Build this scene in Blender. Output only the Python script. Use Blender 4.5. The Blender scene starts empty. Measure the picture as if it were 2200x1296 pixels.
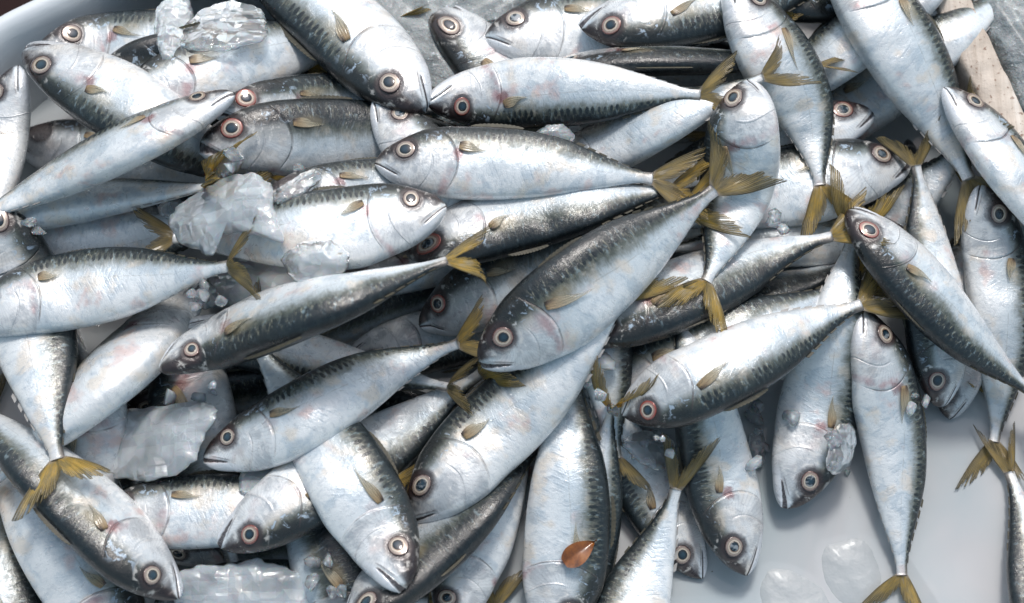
import bpy, math, random
import numpy as np
from mathutils import Vector, Matrix
rnd = random.Random(7)
S = bpy.context.scene
COL = S.collection
# ---------------------------------------------------------------- camera
TILT = math.radians(19.0)
DIST = 1.25
FIELD = 0.69
AIM = Vector((0.0, 0.0, 0.085))
CAM = AIM + Vector((0.0, -math.sin(TILT) * DIST, math.cos(TILT) * DIST))
cd = bpy.data.cameras.new('camera'); cam = bpy.data.objects.new('camera', cd); COL.objects.link(cam)
cam.location = CAM
cam.rotation_euler = (TILT, 0, 0)
cd.sensor_width = 36.0
cd.lens = 36.0 * DIST / FIELD
cd.clip_start = 0.01; cd.clip_end = 60.0
cd.dof.use_dof = True
cd.dof.focus_distance = DIST - 0.012
cd.dof.aperture_fstop = 5.0
S.camera = cam
# ---------------------------------------------------------------- light
SUN_EL, SUN_AZ = math.radians(58), math.radians(8)      # azimuth measured from +Y (top of the picture) towards +X
w = bpy.data.worlds.new('World'); S.world = w; w.use_nodes = True
wn = w.node_tree; wn.nodes.clear()
sky = wn.nodes.new('ShaderNodeTexSky'); sky.sky_type = 'NISHITA'; sky.sun_disc = False
sky.sun_elevation = SUN_EL; sky.sun_rotation = SUN_AZ; sky.air_density = 1.0; sky.dust_density = 3.5; sky.ozone_density = 1.0
bg = wn.nodes.new('ShaderNodeBackground'); bg.inputs['Strength'].default_value = 0.098
wo = wn.nodes.new('ShaderNodeOutputWorld')
hsv = wn.nodes.new('ShaderNodeHueSaturation'); hsv.inputs['Saturation'].default_value = 0.85; hsv.inputs['Hue'].default_value = 0.468
wn.links.new(sky.outputs[0], hsv.inputs['Color']); wn.links.new(hsv.outputs[0], bg.inputs[0]); wn.links.new(bg.outputs[0], wo.inputs[0])
ld = bpy.data.lights.new('sun', 'SUN'); ld.energy = 1.3; ld.angle = math.radians(11); ld.color = (1.0, 0.975, 0.93)
lo = bpy.data.objects.new('sun', ld); COL.objects.link(lo)
sd = Vector((math.sin(SUN_AZ) * math.cos(SUN_EL), math.cos(SUN_AZ) * math.cos(SUN_EL), math.sin(SUN_EL)))
lo.rotation_euler = sd.to_track_quat('Z', 'Y').to_euler()
S.view_settings.view_transform = 'Standard'; S.view_settings.look = 'None'
S.view_settings.gamma = 1.0; S.view_settings.use_curve_mapping = False
S.view_settings.exposure = 0.74
S.render.engine = 'CYCLES'
S.cycles.max_bounces = 10; S.cycles.transmission_bounces = 8; S.cycles.transparent_max_bounces = 12

# ---------------------------------------------------------------- picture <-> world
FPX = cd.lens / 36.0 * 2200.0
RT = np.array(cam.rotation_euler.to_matrix())
CAMN = np.array(CAM)
def at(px, py, z):
    """world point at height z seen at photo position px,py (arrays allowed)"""
    px = np.asarray(px, float); py = np.asarray(py, float); z = np.asarray(z, float)
    d = np.stack([(px - 1100) / FPX, -(py - 648) / FPX, -np.ones_like(px)], -1) @ RT.T
    t = (z - CAMN[2]) / d[..., 2]
    return CAMN + d * t[..., None]
def mpp(px, py, z):
    a = at(px, py, z); dv = a - CAMN
    depth = -(dv @ RT[:, 2])
    return float(depth / FPX)

# ---------------------------------------------------------------- node helpers
class NT:
    def __init__(s, name):
        s.m = bpy.data.materials.new(name); s.m.use_nodes = True
        s.t = s.m.node_tree; s.t.nodes.clear()
        s.out = s.n('ShaderNodeOutputMaterial')
    def n(s, typ, **kw):
        x = s.t.nodes.new(typ)
        for k, v in kw.items(): setattr(x, k, v)
        return x
    def put(s, sock, v):
        if isinstance(v, bpy.types.NodeSocket): s.t.links.new(v, sock)
        elif v is not None:
            if isinstance(v, (tuple, list)) and len(v) == 3 and sock.type == 'RGBA': v = tuple(v) + (1,)
            sock.default_value = v
    def math(s, op, a, b=None, c=None, clamp=False):
        x = s.n('ShaderNodeMath', operation=op, use_clamp=clamp)
        s.put(x.inputs[0], a)
        if b is not None: s.put(x.inputs[1], b)
        if c is not None: s.put(x.inputs[2], c)
        return x.outputs[0]
    def add(s, a, b): return s.math('ADD', a, b)
    def sub(s, a, b): return s.math('SUBTRACT', a, b)
    def mul(s, a, b): return s.math('MULTIPLY', a, b)
    def ss(s, v, lo, hi, a=0.0, b=1.0):
        x = s.n('ShaderNodeMapRange', interpolation_type='SMOOTHSTEP')
        s.put(x.inputs['Value'], v); s.put(x.inputs['From Min'], lo); s.put(x.inputs['From Max'], hi)
        s.put(x.inputs['To Min'], a); s.put(x.inputs['To Max'], b)
        return x.outputs[0]
    def mix(s, f, a, b, mode='MIX'):
        x = s.n('ShaderNodeMix', data_type='RGBA', blend_type=mode)
        s.put(x.inputs[0], f); s.put(x.inputs[6], a); s.put(x.inputs[7], b)
        return x.outputs[2]
    def noise(s, vec, scale, detail=3, rough=0.5, dist=0.0, dim='3D', w=None):
        x = s.n('ShaderNodeTexNoise', noise_dimensions=dim)
        s.put(x.inputs['Vector'], vec); s.put(x.inputs['Scale'], scale); s.put(x.inputs['Detail'], detail)
        s.put(x.inputs['Roughness'], rough); s.put(x.inputs['Distortion'], dist)
        if w is not None: s.put(x.inputs['W'], w)
        return x.outputs['Fac']
    def ramp(s, f, stops, interp='LINEAR'):
        x = s.n('ShaderNodeValToRGB'); cr = x.color_ramp; cr.interpolation = interp
        while len(cr.elements) < len(stops): cr.elements.new(0.5)
        for e, (p, c) in zip(cr.elements, stops):
            e.position = p; e.color = tuple(c) + (1,) if len(c) == 3 else c
        s.put(x.inputs[0], f); return x.outputs[0]
    def vmap(s, vec, scale=(1, 1, 1), loc=(0, 0, 0), rot=(0, 0, 0)):
        x = s.n('ShaderNodeMapping'); s.put(x.inputs['Vector'], vec)
        x.inputs['Scale'].default_value = scale; x.inputs['Rotation'].default_value = rot
        if isinstance(loc, bpy.types.NodeSocket): s.put(x.inputs['Location'], loc)
        else: x.inputs['Location'].default_value = loc
        return x.outputs[0]
    def bump(s, h, strength, dist, prev=None):
        x = s.n('ShaderNodeBump'); s.put(x.inputs['Height'], h); s.put(x.inputs['Strength'], strength); s.put(x.inputs['Distance'], dist)
        if prev is not None: s.put(x.inputs['Normal'], prev)
        return x.outputs[0]
    def bsdf(s, **kw):
        x = s.n('ShaderNodeBsdfPrincipled')
        for k, v in kw.items(): s.put(x.inputs[k.replace('_', ' ')], v)
        return x
    def done(s, sh):
        s.t.links.new(sh, s.out.inputs[0]); return s.m

def attr(t, name, kind='GEOMETRY'):
    x = t.n('ShaderNodeAttribute', attribute_name=name, attribute_type=kind); return x
def sep(t, v):
    x = t.n('ShaderNodeSeparateXYZ'); t.put(x.inputs[0], v); return x.outputs

# ---------------------------------------------------------------- materials
def mat_skin():
    t = NT('mackerel_skin')
    rest = attr(t, 'rest').outputs['Vector']
    s_, y_, _z = sep(t, rest)
    hn = sep(t, attr(t, 'hn').outputs['Vector'])[0]
    seed = attr(t, 'seed', 'OBJECT').outputs['Fac']
    dark = attr(t, 'dark', 'OBJECT').outputs['Fac']
    offs = t.n('ShaderNodeCombineXYZ'); t.put(offs.inputs[0], seed); t.put(offs.inputs[1], t.mul(seed, 1.7)); t.put(offs.inputs[2], t.mul(seed, 0.6))
    va = t.n('ShaderNodeVectorMath', operation='ADD'); t.put(va.inputs[0], rest); t.put(va.inputs[1], offs.outputs[0]); P = va.outputs[0]
    # noises
    nl = t.noise(P, 9, 4, 0.6)                                   # broad blotches
    nm = t.noise(P, 38, 4, 0.62, 0.6)                            # mottles
    nstre = t.noise(t.vmap(P, (30, 150, 150)), 1.0, 3, 0.6)       # streaks running along the body
    nstre2 = t.noise(t.vmap(P, (200, 45, 45), rot=(0, 0, 0.5)), 1.0, 3, 0.6)   # slanting brush-like marks
    head = t.ss(s_, 0.29, 0.26)
    # height with broken edge
    h = t.add(hn, t.add(t.mul(t.sub(nl, 0.5), 0.40), t.mul(t.sub(nm, 0.5), 0.34)))
    h = t.add(h, t.mul(t.sub(nstre2, 0.5), t.mul(t.sub(1.0, head), 0.22)))
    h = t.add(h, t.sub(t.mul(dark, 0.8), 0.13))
    h01 = t.math('MULTIPLY_ADD', h, 0.5, 0.5, clamp=True)
    col = t.ramp(h01, [(0.0, (0.82, 0.84, 0.84)), (0.30, (0.79, 0.83, 0.85)), (0.52, (0.66, 0.73, 0.77)), (0.60, (0.46, 0.52, 0.55)),
                       (0.67, (0.24, 0.27, 0.27)), (0.75, (0.085, 0.10, 0.085)), (0.85, (0.018, 0.026, 0.030)), (1.0, (0.006, 0.010, 0.013))])
    # tint patches: blue, warm cream, rose on the flank
    flank = t.ss(h01, 0.70, 0.50)
    nb = t.noise(P, 14, 3, 0.55, 0.4)
    col = t.mix(t.mul(t.mul(t.ss(nb, 0.48, 0.64), flank), 0.55), col, (0.42, 0.52, 0.60))
    nw = t.noise(t.vmap(P, (1, 1, 1), (3.1, 1, 2)), 11, 3, 0.5)
    col = t.mix(t.mul(t.mul(t.ss(nw, 0.53, 0.68), t.ss(h01, 0.85, 0.55)), 0.55), col, (0.78, 0.66, 0.52))
    npk = t.noise(t.vmap(P, (1, 1, 1), (7.1, 4, 2)), 8, 3, 0.6)
    col = t.mix(t.mul(t.mul(t.ss(npk, 0.57, 0.72), flank), 0.60), col, (0.66, 0.42, 0.37))
    nd = t.noise(t.vmap(P, (60, 24, 24), rot=(0, 0, -0.6)), 1.0, 4, 0.7)
    col = t.mix(t.mul(t.mul(t.ss(nd, 0.50, 0.68), flank), 0.40), col, (0.42, 0.47, 0.52))
    # rib like chevrons on the flank
    sg = t.sub(s_, t.mul(t.math('ABSOLUTE', t.sub(y_, 0.01)), 0.55))
    wv = t.math('SINE', t.add(t.mul(sg, 330.0), t.mul(nl, 7.0)))
    rib = t.mul(t.mul(t.ss(wv, 0.1, 0.9), t.mul(t.ss(s_, 0.30, 0.40), t.ss(hn, 0.55, 0.2))), t.ss(nb, 0.35, 0.6))
    rib = t.mul(t.mul(rib, t.ss(hn, -0.9, -0.5)), t.ss(nd, 0.40, 0.60))
    col = t.mix(t.mul(rib, 0.26), col, (0.36, 0.46, 0.55))
    # lateral line
    ll = t.ss(t.math('ABSOLUTE', t.sub(hn, t.mul(t.sub(0.75, s_), 0.55))), 0.022, 0.004)
    ll = t.mul(ll, t.mul(t.ss(s_, 0.3, 0.34), t.ss(nstre, 0.42, 0.55)))
    col = t.mix(t.mul(ll, 0.35), col, (0.22, 0.22, 0.19))
    # dark squiggles and the rows of spots on the back
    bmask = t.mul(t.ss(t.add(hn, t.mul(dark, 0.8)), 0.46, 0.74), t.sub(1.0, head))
    sq = t.math('SINE', t.add(t.mul(s_, 170.0), t.add(t.mul(nm, 10.0), t.mul(nl, 14.0))))
    col = t.mix(t.mul(t.mul(t.ss(sq, 0.1, 0.8), bmask), t.ss(nd, 0.35, 0.6, 0.25, 0.8)), col, (0.018, 0.026, 0.028))
    lt = t.mul(t.ss(sq, -0.3, -0.9), t.mul(t.ss(hn, 0.40, 0.58), t.ss(hn, 0.96, 0.76)))
    col = t.mix(t.mul(t.mul(lt, t.sub(1.0, head)), t.ss(nd, 0.46, 0.62, 0.0, 0.6)), col, (0.24, 0.33, 0.37))
    goldm = t.mul(t.mul(t.ss(nstre2, 0.50, 0.66), t.ss(t.math('ABSOLUTE', t.sub(hn, 0.66)), 0.26, 0.08)), t.sub(1.0, head))
    col = t.mix(t.mul(goldm, t.ss(nd, 0.4, 0.6, 0.1, 0.6)), col, (0.36, 0.35, 0.26))
    for row, per, ph in ((0.66, 46.0, 0.0), (0.84, 46.0, 0.5)):
        fx = t.sub(t.math('FRACT', t.add(t.mul(s_, per), ph)), 0.5)
        dy = t.mul(t.sub(hn, row), 2.6)
        dd = t.add(t.math('SQRT', t.add(t.mul(fx, fx), t.mul(dy, dy))), t.mul(t.sub(nm, 0.5), 0.5))
        col = t.mix(t.mul(t.mul(t.ss(dd, 0.36, 0.20), t.sub(1.0, head)), t.ss(nb, 0.40, 0.55, 0.25, 0.95)), col, (0.010, 0.016, 0.020))
    # head: dark crown and snout, pale cheek, rosy edge of the gill cover
    hh = t.add(hn, t.mul(t.sub(nm, 0.5), 0.7))
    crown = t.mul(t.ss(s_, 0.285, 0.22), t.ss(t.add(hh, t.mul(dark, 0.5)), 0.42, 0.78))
    col = t.mix(t.mul(crown, 0.92), col, (0.016, 0.018, 0.018))
    fleck = t.mul(t.mul(t.ss(nm, 0.55, 0.64), t.ss(t.math('ABSOLUTE', t.sub(s_, 0.225)), 0.08, 0.03)), t.ss(t.math('ABSOLUTE', t.sub(hn, 0.55)), 0.35, 0.1))
    col = t.mix(t.mul(fleck, 0.8), col, (0.42, 0.54, 0.66))
    snout = t.mul(t.ss(t.add(s_, t.mul(nm, 0.02)), 0.13, 0.065), t.ss(t.add(t.add(y_, t.mul(s_, 0.2)), t.mul(t.sub(nm, 0.5), 0.03)), -0.002, 0.016))
    col = t.mix(t.mul(snout, 0.93), col, (0.022, 0.013, 0.014))
    gx = t.sub(t.sub(0.288, t.mul(t.math('POWER', t.math('ABSOLUTE', t.add(y_, 0.005)), 2.0), 4.2)), s_)     # >0 in front of the gill edge
    gx = t.add(gx, t.mul(t.sub(nl, 0.5), 0.012))
    cheek = t.mul(t.mul(t.ss(gx, 0.0, 0.01), t.ss(s_, 0.02, 0.08)), t.ss(hn, 0.5, 0.2))
    col = t.mix(t.mul(cheek, 0.45), col, t.mix(nm, (0.58, 0.61, 0.63), (0.80, 0.80, 0.79)))
    # grey translucent plates and fine rays on the gill cover
    rad = t.math('ARCTAN2', t.sub(y_, 0.02), t.sub(s_, 0.15))
    rays = t.math('SINE', t.add(t.mul(rad, 55.0), t.mul(nm, 8.0)))
    plate = t.mul(cheek, t.ss(nb, 0.42, 0.58))
    col = t.mix(t.mul(plate, 0.5), col, (0.34, 0.36, 0.38))
    col = t.mix(t.mul(t.mul(t.ss(rays, 0.2, 1.0), cheek), 0.22), col, (0.28, 0.29, 0.33))
    shine = t.mul(cheek, t.ss(nd, 0.54, 0.62))  # silver sheen patches painted into the cheek colour
    col = t.mix(t.mul(shine, 0.5), col, (0.86, 0.86, 0.84))
    rose = t.mul(t.mul(t.ss(t.math('ABSOLUTE', t.sub(gx, 0.022)), 0.03, 0.0), t.ss(npk, 0.50, 0.66)), t.ss(hn, 0.5, 0.1))
    col = t.mix(t.mul(rose, 0.55), col, (0.44, 0.19, 0.20))
    gline = t.mul(t.ss(t.math('ABSOLUTE', t.add(gx, 0.002)), 0.0045, 0.001), t.ss(t.math('ABSOLUTE', hn), 0.95, 0.6))
    col = t.mix(t.mul(gline, t.ss(nb, 0.38, 0.6, 0.05, 0.6)), col, (0.10, 0.07, 0.07))
    # preopercle line
    px_ = t.sub(t.sub(0.205, t.mul(t.math('POWER', t.math('ABSOLUTE', t.add(y_, 0.005)), 2.0), 6.0)), s_)
    pl = t.mul(t.ss(t.math('ABSOLUTE', px_), 0.005, 0.001), t.ss(hn, 0.25, 0.0))
    col = t.mix(t.mul(pl, 0.10), col, (0.25, 0.24, 0.27))
    # mouth line and jaw
    mouthy = t.sub(t.mul(s_, -0.50), 0.003)
    my = t.sub(y_, mouthy)
    inm = t.ss(s_, 0.092, 0.080)
    ml = t.mul(t.ss(t.math('ABSOLUTE', my), 0.0036, 0.0012), inm)
    jaw = t.mul(t.ss(my, 0.0, -0.004), t.ss(s_, 0.16, 0.10))
    col = t.mix(t.mul(jaw, 0.75), col, (0.70, 0.73, 0.77))
    mx_ = t.mul(t.ss(t.math('ABSOLUTE', t.sub(t.sub(my, 0.016), t.mul(s_, -0.08))), 0.0034, 0.001), t.mul(t.ss(s_, 0.03, 0.05), t.ss(s_, 0.105, 0.095)))
    col = t.mix(t.mul(mx_, 0.55), col, (0.12, 0.10, 0.11))
    col = t.mix(t.mul(ml, 0.95), col, (0.03, 0.02, 0.024))
    # ring of pigment round the eye
    ex = t.math('DIVIDE', t.sub(s_, 0.112), attr(t, 'ratio', 'OBJECT').outputs['Fac']); ey = t.sub(y_, 0.036)
    de = t.math('DIVIDE', t.math('SQRT', t.add(t.mul(ex, ex), t.mul(ey, ey))), attr(t, 'ek', 'OBJECT').outputs['Fac'])
    er = t.mul(t.ss(t.add(de, t.mul(t.sub(nm, 0.5), 0.018)), 0.056, 0.036), 0.9)
    col = t.mix(er, col, (0.040, 0.026, 0.026))
    halo = t.mul(t.ss(t.math('ABSOLUTE', t.sub(de, 0.058)), 0.012, 0.002), t.ss(nm, 0.5, 0.62))
    col = t.mix(t.mul(halo, 0.5), col, (0.75, 0.74, 0.70))
    bx = t.mul(t.sub(s_, 0.292), 1.0); by = t.sub(y_, 0.022)
    db = t.add(t.math('SQRT', t.add(t.mul(bx, bx), t.mul(by, by))), t.mul(t.sub(nm, 0.5), 0.05))
    col = t.mix(t.mul(t.ss(db, 0.034, 0.010), t.ss(attr(t, 'stain', 'OBJECT').outputs['Fac'], 0.35, 0.8, 0.0, 0.75)), col, (0.20, 0.045, 0.045))
    # yellow brown smear behind the pectoral fin
    ax = t.mul(t.sub(s_, 0.35), 1.0); ay = t.mul(t.sub(y_, 0.05), 2.4)
    da = t.add(t.math('SQRT', t.add(t.mul(ax, ax), t.mul(ay, ay))), t.mul(t.sub(nm, 0.5), 0.03))
    col = t.mix(t.mul(t.ss(da, 0.075, 0.02), 0.28), col, (0.45, 0.36, 0.20))
    # darker tail stem and finlet edge
    col = t.mix(t.mul(t.ss(s_, 0.93, 1.02), 0.4), col, (0.60, 0.52, 0.46))
    # fine grain
    ng = t.noise(P, 420, 2, 0.6)
    col = t.mix(t.mul(t.ss(ng, 0.45, 0.75, 0.0, 0.20), flank), col, (0.9, 0.93, 0.96), 'MIX')
    dim = attr(t, 'tone', 'OBJECT').outputs['Fac']  # per-fish value: random greyness, plus shade painted into low-lying fish
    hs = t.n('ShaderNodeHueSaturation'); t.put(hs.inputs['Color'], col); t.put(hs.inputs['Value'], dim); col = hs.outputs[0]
    # relief
    scal = t.n('ShaderNodeTexVoronoi', feature='DISTANCE_TO_EDGE'); t.put(scal.inputs['Vector'], t.vmap(P, (150, 210, 210))); t.put(scal.inputs['Scale'], 1.0)
    bh = t.add(t.mul(t.ss(scal.outputs['Distance'], 0.0, 0.25), t.mul(t.sub(1.0, head), 0.05)), t.mul(nstre2, 0.16))
    bh = t.add(bh, t.mul(nm, 0.55))
    bh = t.sub(bh, t.mul(t.add(t.mul(gline, 0.5), t.add(t.mul(pl, 0.3), ml)), 1.8))
    bh = t.add(bh, t.mul(nl, 1.6))
    bh = t.sub(bh, t.mul(rib, 0.14))
    nrm = t.bump(bh, 0.6, 0.0010)
    cn = t.bump(t.noise(P, 75, 4, 0.65, 0.6), 0.42, 0.0012, nrm)
    rough = t.ss(nm, 0.3, 0.7, 0.24, 0.46)
    metal = t.ss(h01, 0.85, 0.45, 0.06, 0.22)
    b = t.bsdf(Base_Color=col, Metallic=metal, Roughness=rough, Normal=nrm, Coat_Weight=0.75, Coat_Roughness=0.06, Coat_Normal=cn, Coat_IOR=1.36)
    return t.done(b.outputs[0])

def mat_fin():
    t = NT('fin_membrane')
    uv = attr(t, 'rest').outputs['Vector']          # x along the ray 0..1, y across the fan
    u, v, q = sep(t, uv)
    seed = attr(t, 'seed', 'OBJECT').outputs['Fac']
    va = t.n('ShaderNodeCombineXYZ'); t.put(va.inputs[0], t.mul(u, 2.0)); t.put(va.inputs[1], t.mul(v, 26.0)); t.put(va.inputs[2], t.mul(seed, 9.0))
    n1 = t.noise(va.outputs[0], 1.0, 4, 0.65)
    vb = t.n('ShaderNodeCombineXYZ'); t.put(vb.inputs[0], t.mul(u, 2.5)); t.put(vb.inputs[1], t.mul(v, 2.2)); t.put(vb.inputs[2], t.mul(seed, 5.0))
    n2 = t.noise(vb.outputs[0], 1.0, 3, 0.55)
    ray = t.math('SINE', t.mul(v, 125.0))
    col = t.ramp(n2, [(0.25, (0.18, 0.14, 0.05)), (0.45, (0.44, 0.32, 0.08)), (0.58, (0.72, 0.48, 0.05)), (0.72, (0.62, 0.52, 0.32))])
    col = t.mix(t.math('MULTIPLY_ADD', t.math('SINE', t.mul(seed, 3.7)), 0.3, 0.25, clamp=True), col, (0.22, 0.20, 0.15))
    col = t.mix(t.ss(n1, 0.50, 0.70, 0, 0.75), col, (0.055, 0.05, 0.035))
    col = t.mix(t.ss(ray, 0.0, 1.0, 0, 0.55), col, (0.62, 0.53, 0.34))
    col = t.mix(t.ss(t.math('ABSOLUTE', v), 0.84, 1.0, 0, 0.6), col, (0.06, 0.06, 0.05))
    col = t.mix(t.ss(u, 0.16, 0.02, 0, 0.8), col, (0.62, 0.55, 0.48))
    col = t.mix(t.mul(t.ss(u, 0.5, 1.0), t.ss(n1, 0.35, 0.6, 0, 0.8)), col, (0.10, 0.09, 0.06))
    nrm = t.bump(t.add(t.mul(ray, 0.5), t.mul(n1, 1.2)), 0.6, 0.0005)
    b = t.bsdf(Base_Color=col, Roughness=0.38, Normal=nrm, Coat_Weight=0.4, Coat_Roughness=0.15)
    tr = t.n('ShaderNodeBsdfTranslucent'); t.put(tr.inputs[0], col)
    mx = t.n('ShaderNodeMixShader'); mx.inputs[0].default_value = 0.5
    t.t.links.new(b.outputs[0], mx.inputs[1]); t.t.links.new(tr.outputs[0], mx.inputs[2])
    tp = t.n('ShaderNodeBsdfTransparent')
    m2 = t.n('ShaderNodeMixShader')
    t.put(m2.inputs[0], t.mul(t.ss(u, 0.35, 1.0), t.ss(ray, 0.2, -0.8, 0.22, 0.75)))
    t.t.links.new(mx.outputs[0], m2.inputs[1]); t.t.links.new(tp.outputs[0], m2.inputs[2])
    return t.done(m2.outputs[0])

def mat_pec():
    t = NT('pectoral_membrane')
    u, v, q = sep(t, attr(t, 'rest').outputs['Vector'])
    seed = attr(t, 'seed', 'OBJECT').outputs['Fac']
    va = t.n('ShaderNodeCombineXYZ'); t.put(va.inputs[0], t.mul(u, 3.0)); t.put(va.inputs[1], t.mul(v, 9.0)); t.put(va.inputs[2], t.mul(seed, 9.0))
    n = t.noise(va.outputs[0], 1.0, 4, 0.6)
    col = t.mix(t.ss(u, 0.0, 0.6), (0.36, 0.25, 0.13), (0.50, 0.46, 0.34))
    col = t.mix(t.mul(t.ss(u, 0.30, 0.0), t.ss(v, -0.1, 0.35)), col, (0.05, 0.035, 0.035))
    col = t.mix(t.ss(n, 0.5, 0.75, 0, 0.6), col, (0.16, 0.12, 0.07))
    b = t.bsdf(Base_Color=col, Roughness=0.35, Normal=t.bump(t.math('SINE', t.mul(v, 60.0)), 0.5, 0.0006), Coat_Weight=0.6, Coat_Roughness=0.12)
    tp = t.n('ShaderNodeBsdfTransparent'); m2 = t.n('ShaderNodeMixShader')
    t.put(m2.inputs[0], t.math('ADD', t.ss(u, 0.1, 0.80, 0.10, 0.62), t.ss(n, 0.4, 0.7, 0, 0.25), clamp=True))
    t.t.links.new(b.outputs[0], m2.inputs[1]); t.t.links.new(tp.outputs[0], m2.inputs[2])
    return t.done(m2.outputs[0])

def mat_finlet():
    t = NT('finlet_membrane')
    n = t.noise(t.n('ShaderNodeTexCoord').outputs['Object'], 300, 3)
    col = t.mix(n, (0.015, 0.018, 0.016), (0.09, 0.08, 0.05))
    return t.done(t.bsdf(Base_Color=col, Roughness=0.6).outputs[0])
def mat_finlet_pale():
    t = NT('pale_finlet_membrane')
    n = t.noise(t.n('ShaderNodeTexCoord').outputs['Object'], 300, 3)
    col = t.mix(n, (0.36, 0.37, 0.38), (0.22, 0.20, 0.17))
    return t.done(t.bsdf(Base_Color=col, Roughness=0.55).outputs[0])

def mat_iris():
    t = NT('iris')
    r, a, _ = sep(t, attr(t, 'rest').outputs['Vector'])
    red = attr(t, 'red', 'OBJECT').outputs['Fac']
    seed = attr(t, 'seed', 'OBJECT').outputs['Fac']
    va = t.n('ShaderNodeCombineXYZ'); t.put(va.inputs[0], t.mul(r, 3.0)); t.put(va.inputs[1], t.mul(a, 3.0)); t.put(va.inputs[2], t.mul(seed, 7.0))
    n = t.noise(va.outputs[0], 1.6, 4, 0.6)
    rr = t.add(r, t.mul(t.sub(n, 0.5), 0.20))
    col = t.ramp(rr, [(0.50, (0.20, 0.13, 0.09)), (0.57, (0.52, 0.46, 0.37)), (0.66, (0.50, 0.44, 0.37)), (0.72, (0.20, 0.14, 0.10)), (0.77, (0.34, 0.29, 0.25)), (0.86, (0.22, 0.165, 0.14)), (0.93, (0.10, 0.06, 0.055)), (1.0, (0.015, 0.012, 0.014))])
    col = t.mix(t.mul(t.mul(red, 0.65), t.ss(t.add(r, t.mul(n, 0.3)), 0.7, 1.1)), col, (0.36, 0.05, 0.03))
    return t.done(t.bsdf(Base_Color=col, Roughness=0.25, Metallic=0.15, Coat_Weight=1.0, Coat_Roughness=0.03).outputs[0])
def mat_pupil():
    t = NT('pupil')
    r, a, _ = sep(t, attr(t, 'rest').outputs['Vector'])
    cl = attr(t, 'cloud', 'OBJECT').outputs['Fac']
    n = t.noise(t.n('ShaderNodeTexCoord').outputs['Object'], 260, 3)
    col = t.mix(t.ss(r, 0.1, 1.0), (0.016, 0.040, 0.060), (0.004, 0.008, 0.012))
    col = t.mix(t.mul(cl, t.ss(n, 0.45, 0.6)), col, (0.35, 0.38, 0.40))
    return t.done(t.bsdf(Base_Color=col, Roughness=0.12, Coat_Weight=1.0, Coat_Roughness=0.02).outputs[0])

def mat_ice(name, cloud=0.5, tint=(0.50, 0.54, 0.56), rough=0.16):
    t = NT(name)
    P = t.n('ShaderNodeTexCoord').outputs['Object']
    n = t.noise(P, 55, 5, 0.65, 0.8)
    n2 = t.noise(P, 22, 3, 0.5)
    v = t.n('ShaderNodeTexVoronoi', feature='DISTANCE_TO_EDGE'); t.put(v.inputs['Vector'], P); t.put(v.inputs['Scale'], 130.0)
    crack = t.mul(t.ss(v.outputs['Distance'], 0.06, 0.0), t.ss(n2, 0.52, 0.62))
    fc = t.n('ShaderNodeTexVoronoi', feature='F1', distance='MANHATTAN'); t.put(fc.inputs['Vector'], P); t.put(fc.inputs['Scale'], 75.0)
    nrm = t.bump(t.add(t.mul(fc.outputs['Distance'], 1.3), t.add(t.mul(n, 0.6), t.mul(n2, 1.6))), 0.7, 0.0022)
    g = t.bsdf(Base_Color=(0.93, 0.97, 1.0), Transmission_Weight=1.0, IOR=1.31, Roughness=t.ss(n2, 0.35, 0.65, 0.02, rough), Normal=nrm)
    d = t.bsdf(Base_Color=t.mix(t.ss(n2, .3, .7), tint, tuple(c * .8 for c in tint)), Roughness=0.30, Normal=nrm, Coat_Weight=0.9, Coat_Roughness=0.06, Subsurface_Weight=0.4, Subsurface_Scale=0.01)
    mx = t.n('ShaderNodeMixShader')
    f = t.math('ADD', t.mul(t.ss(n2, 0.30, 0.62), cloud), t.mul(crack, 0.35), clamp=True)
    f = t.math('ADD', f, cloud * 0.45, clamp=True)
    t.put(mx.inputs[0], f)
    t.t.links.new(g.outputs[0], mx.inputs[1]); t.t.links.new(d.outputs[0], mx.inputs[2])
    return t.done(mx.outputs[0])

def mat_bed():
    t = NT('packed_ice')
    P = t.n('ShaderNodeTexCoord').outputs['Object']
    n = t.noise(P, 45, 6, 0.7, 0.5); n2 = t.noise(P, 260, 3, 0.6)
    v = t.n('ShaderNodeTexVoronoi', feature='F1'); t.put(v.inputs['Vector'], P); t.put(v.inputs['Scale'], 90.0)
    col = t.mix(t.ss(n, 0.35, 0.65), (0.12, 0.145, 0.155), (0.30, 0.33, 0.34))
    col = t.mix(t.ss(n2, 0.60, 0.68, 0, 0.6), col, (0.62, 0.66, 0.68))
    b = t.bsdf(Base_Color=col, Roughness=0.5, Normal=t.bump(t.add(t.mul(n, 2.5), t.add(n2, v.outputs['Distance'])), 0.8, 0.002), Coat_Weight=0.12, Coat_Roughness=0.2, Subsurface_Weight=0.3, Subsurface_Scale=0.01)
    return t.done(b.outputs[0])

def mat_wet():
    t = NT('melting_ice')
    P = t.n('ShaderNodeTexCoord').outputs['Object']
    n = t.noise(P, 40, 4, 0.6)
    col = t.mix(n, (0.42, 0.465, 0.485), (0.56, 0.59, 0.60))
    b = t.bsdf(Base_Color=col, Roughness=0.42, Coat_Weight=0.25, Coat_Roughness=0.12, Normal=t.bump(n, 0.7, 0.004))
    tp = t.n('ShaderNodeBsdfTransparent'); mx = t.n('ShaderNodeMixShader'); mx.inputs[0].default_value = 0.55
    t.t.links.new(tp.outputs[0], mx.inputs[1]); t.t.links.new(b.outputs[0], mx.inputs[2])
    return t.done(mx.outputs[0])

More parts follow.
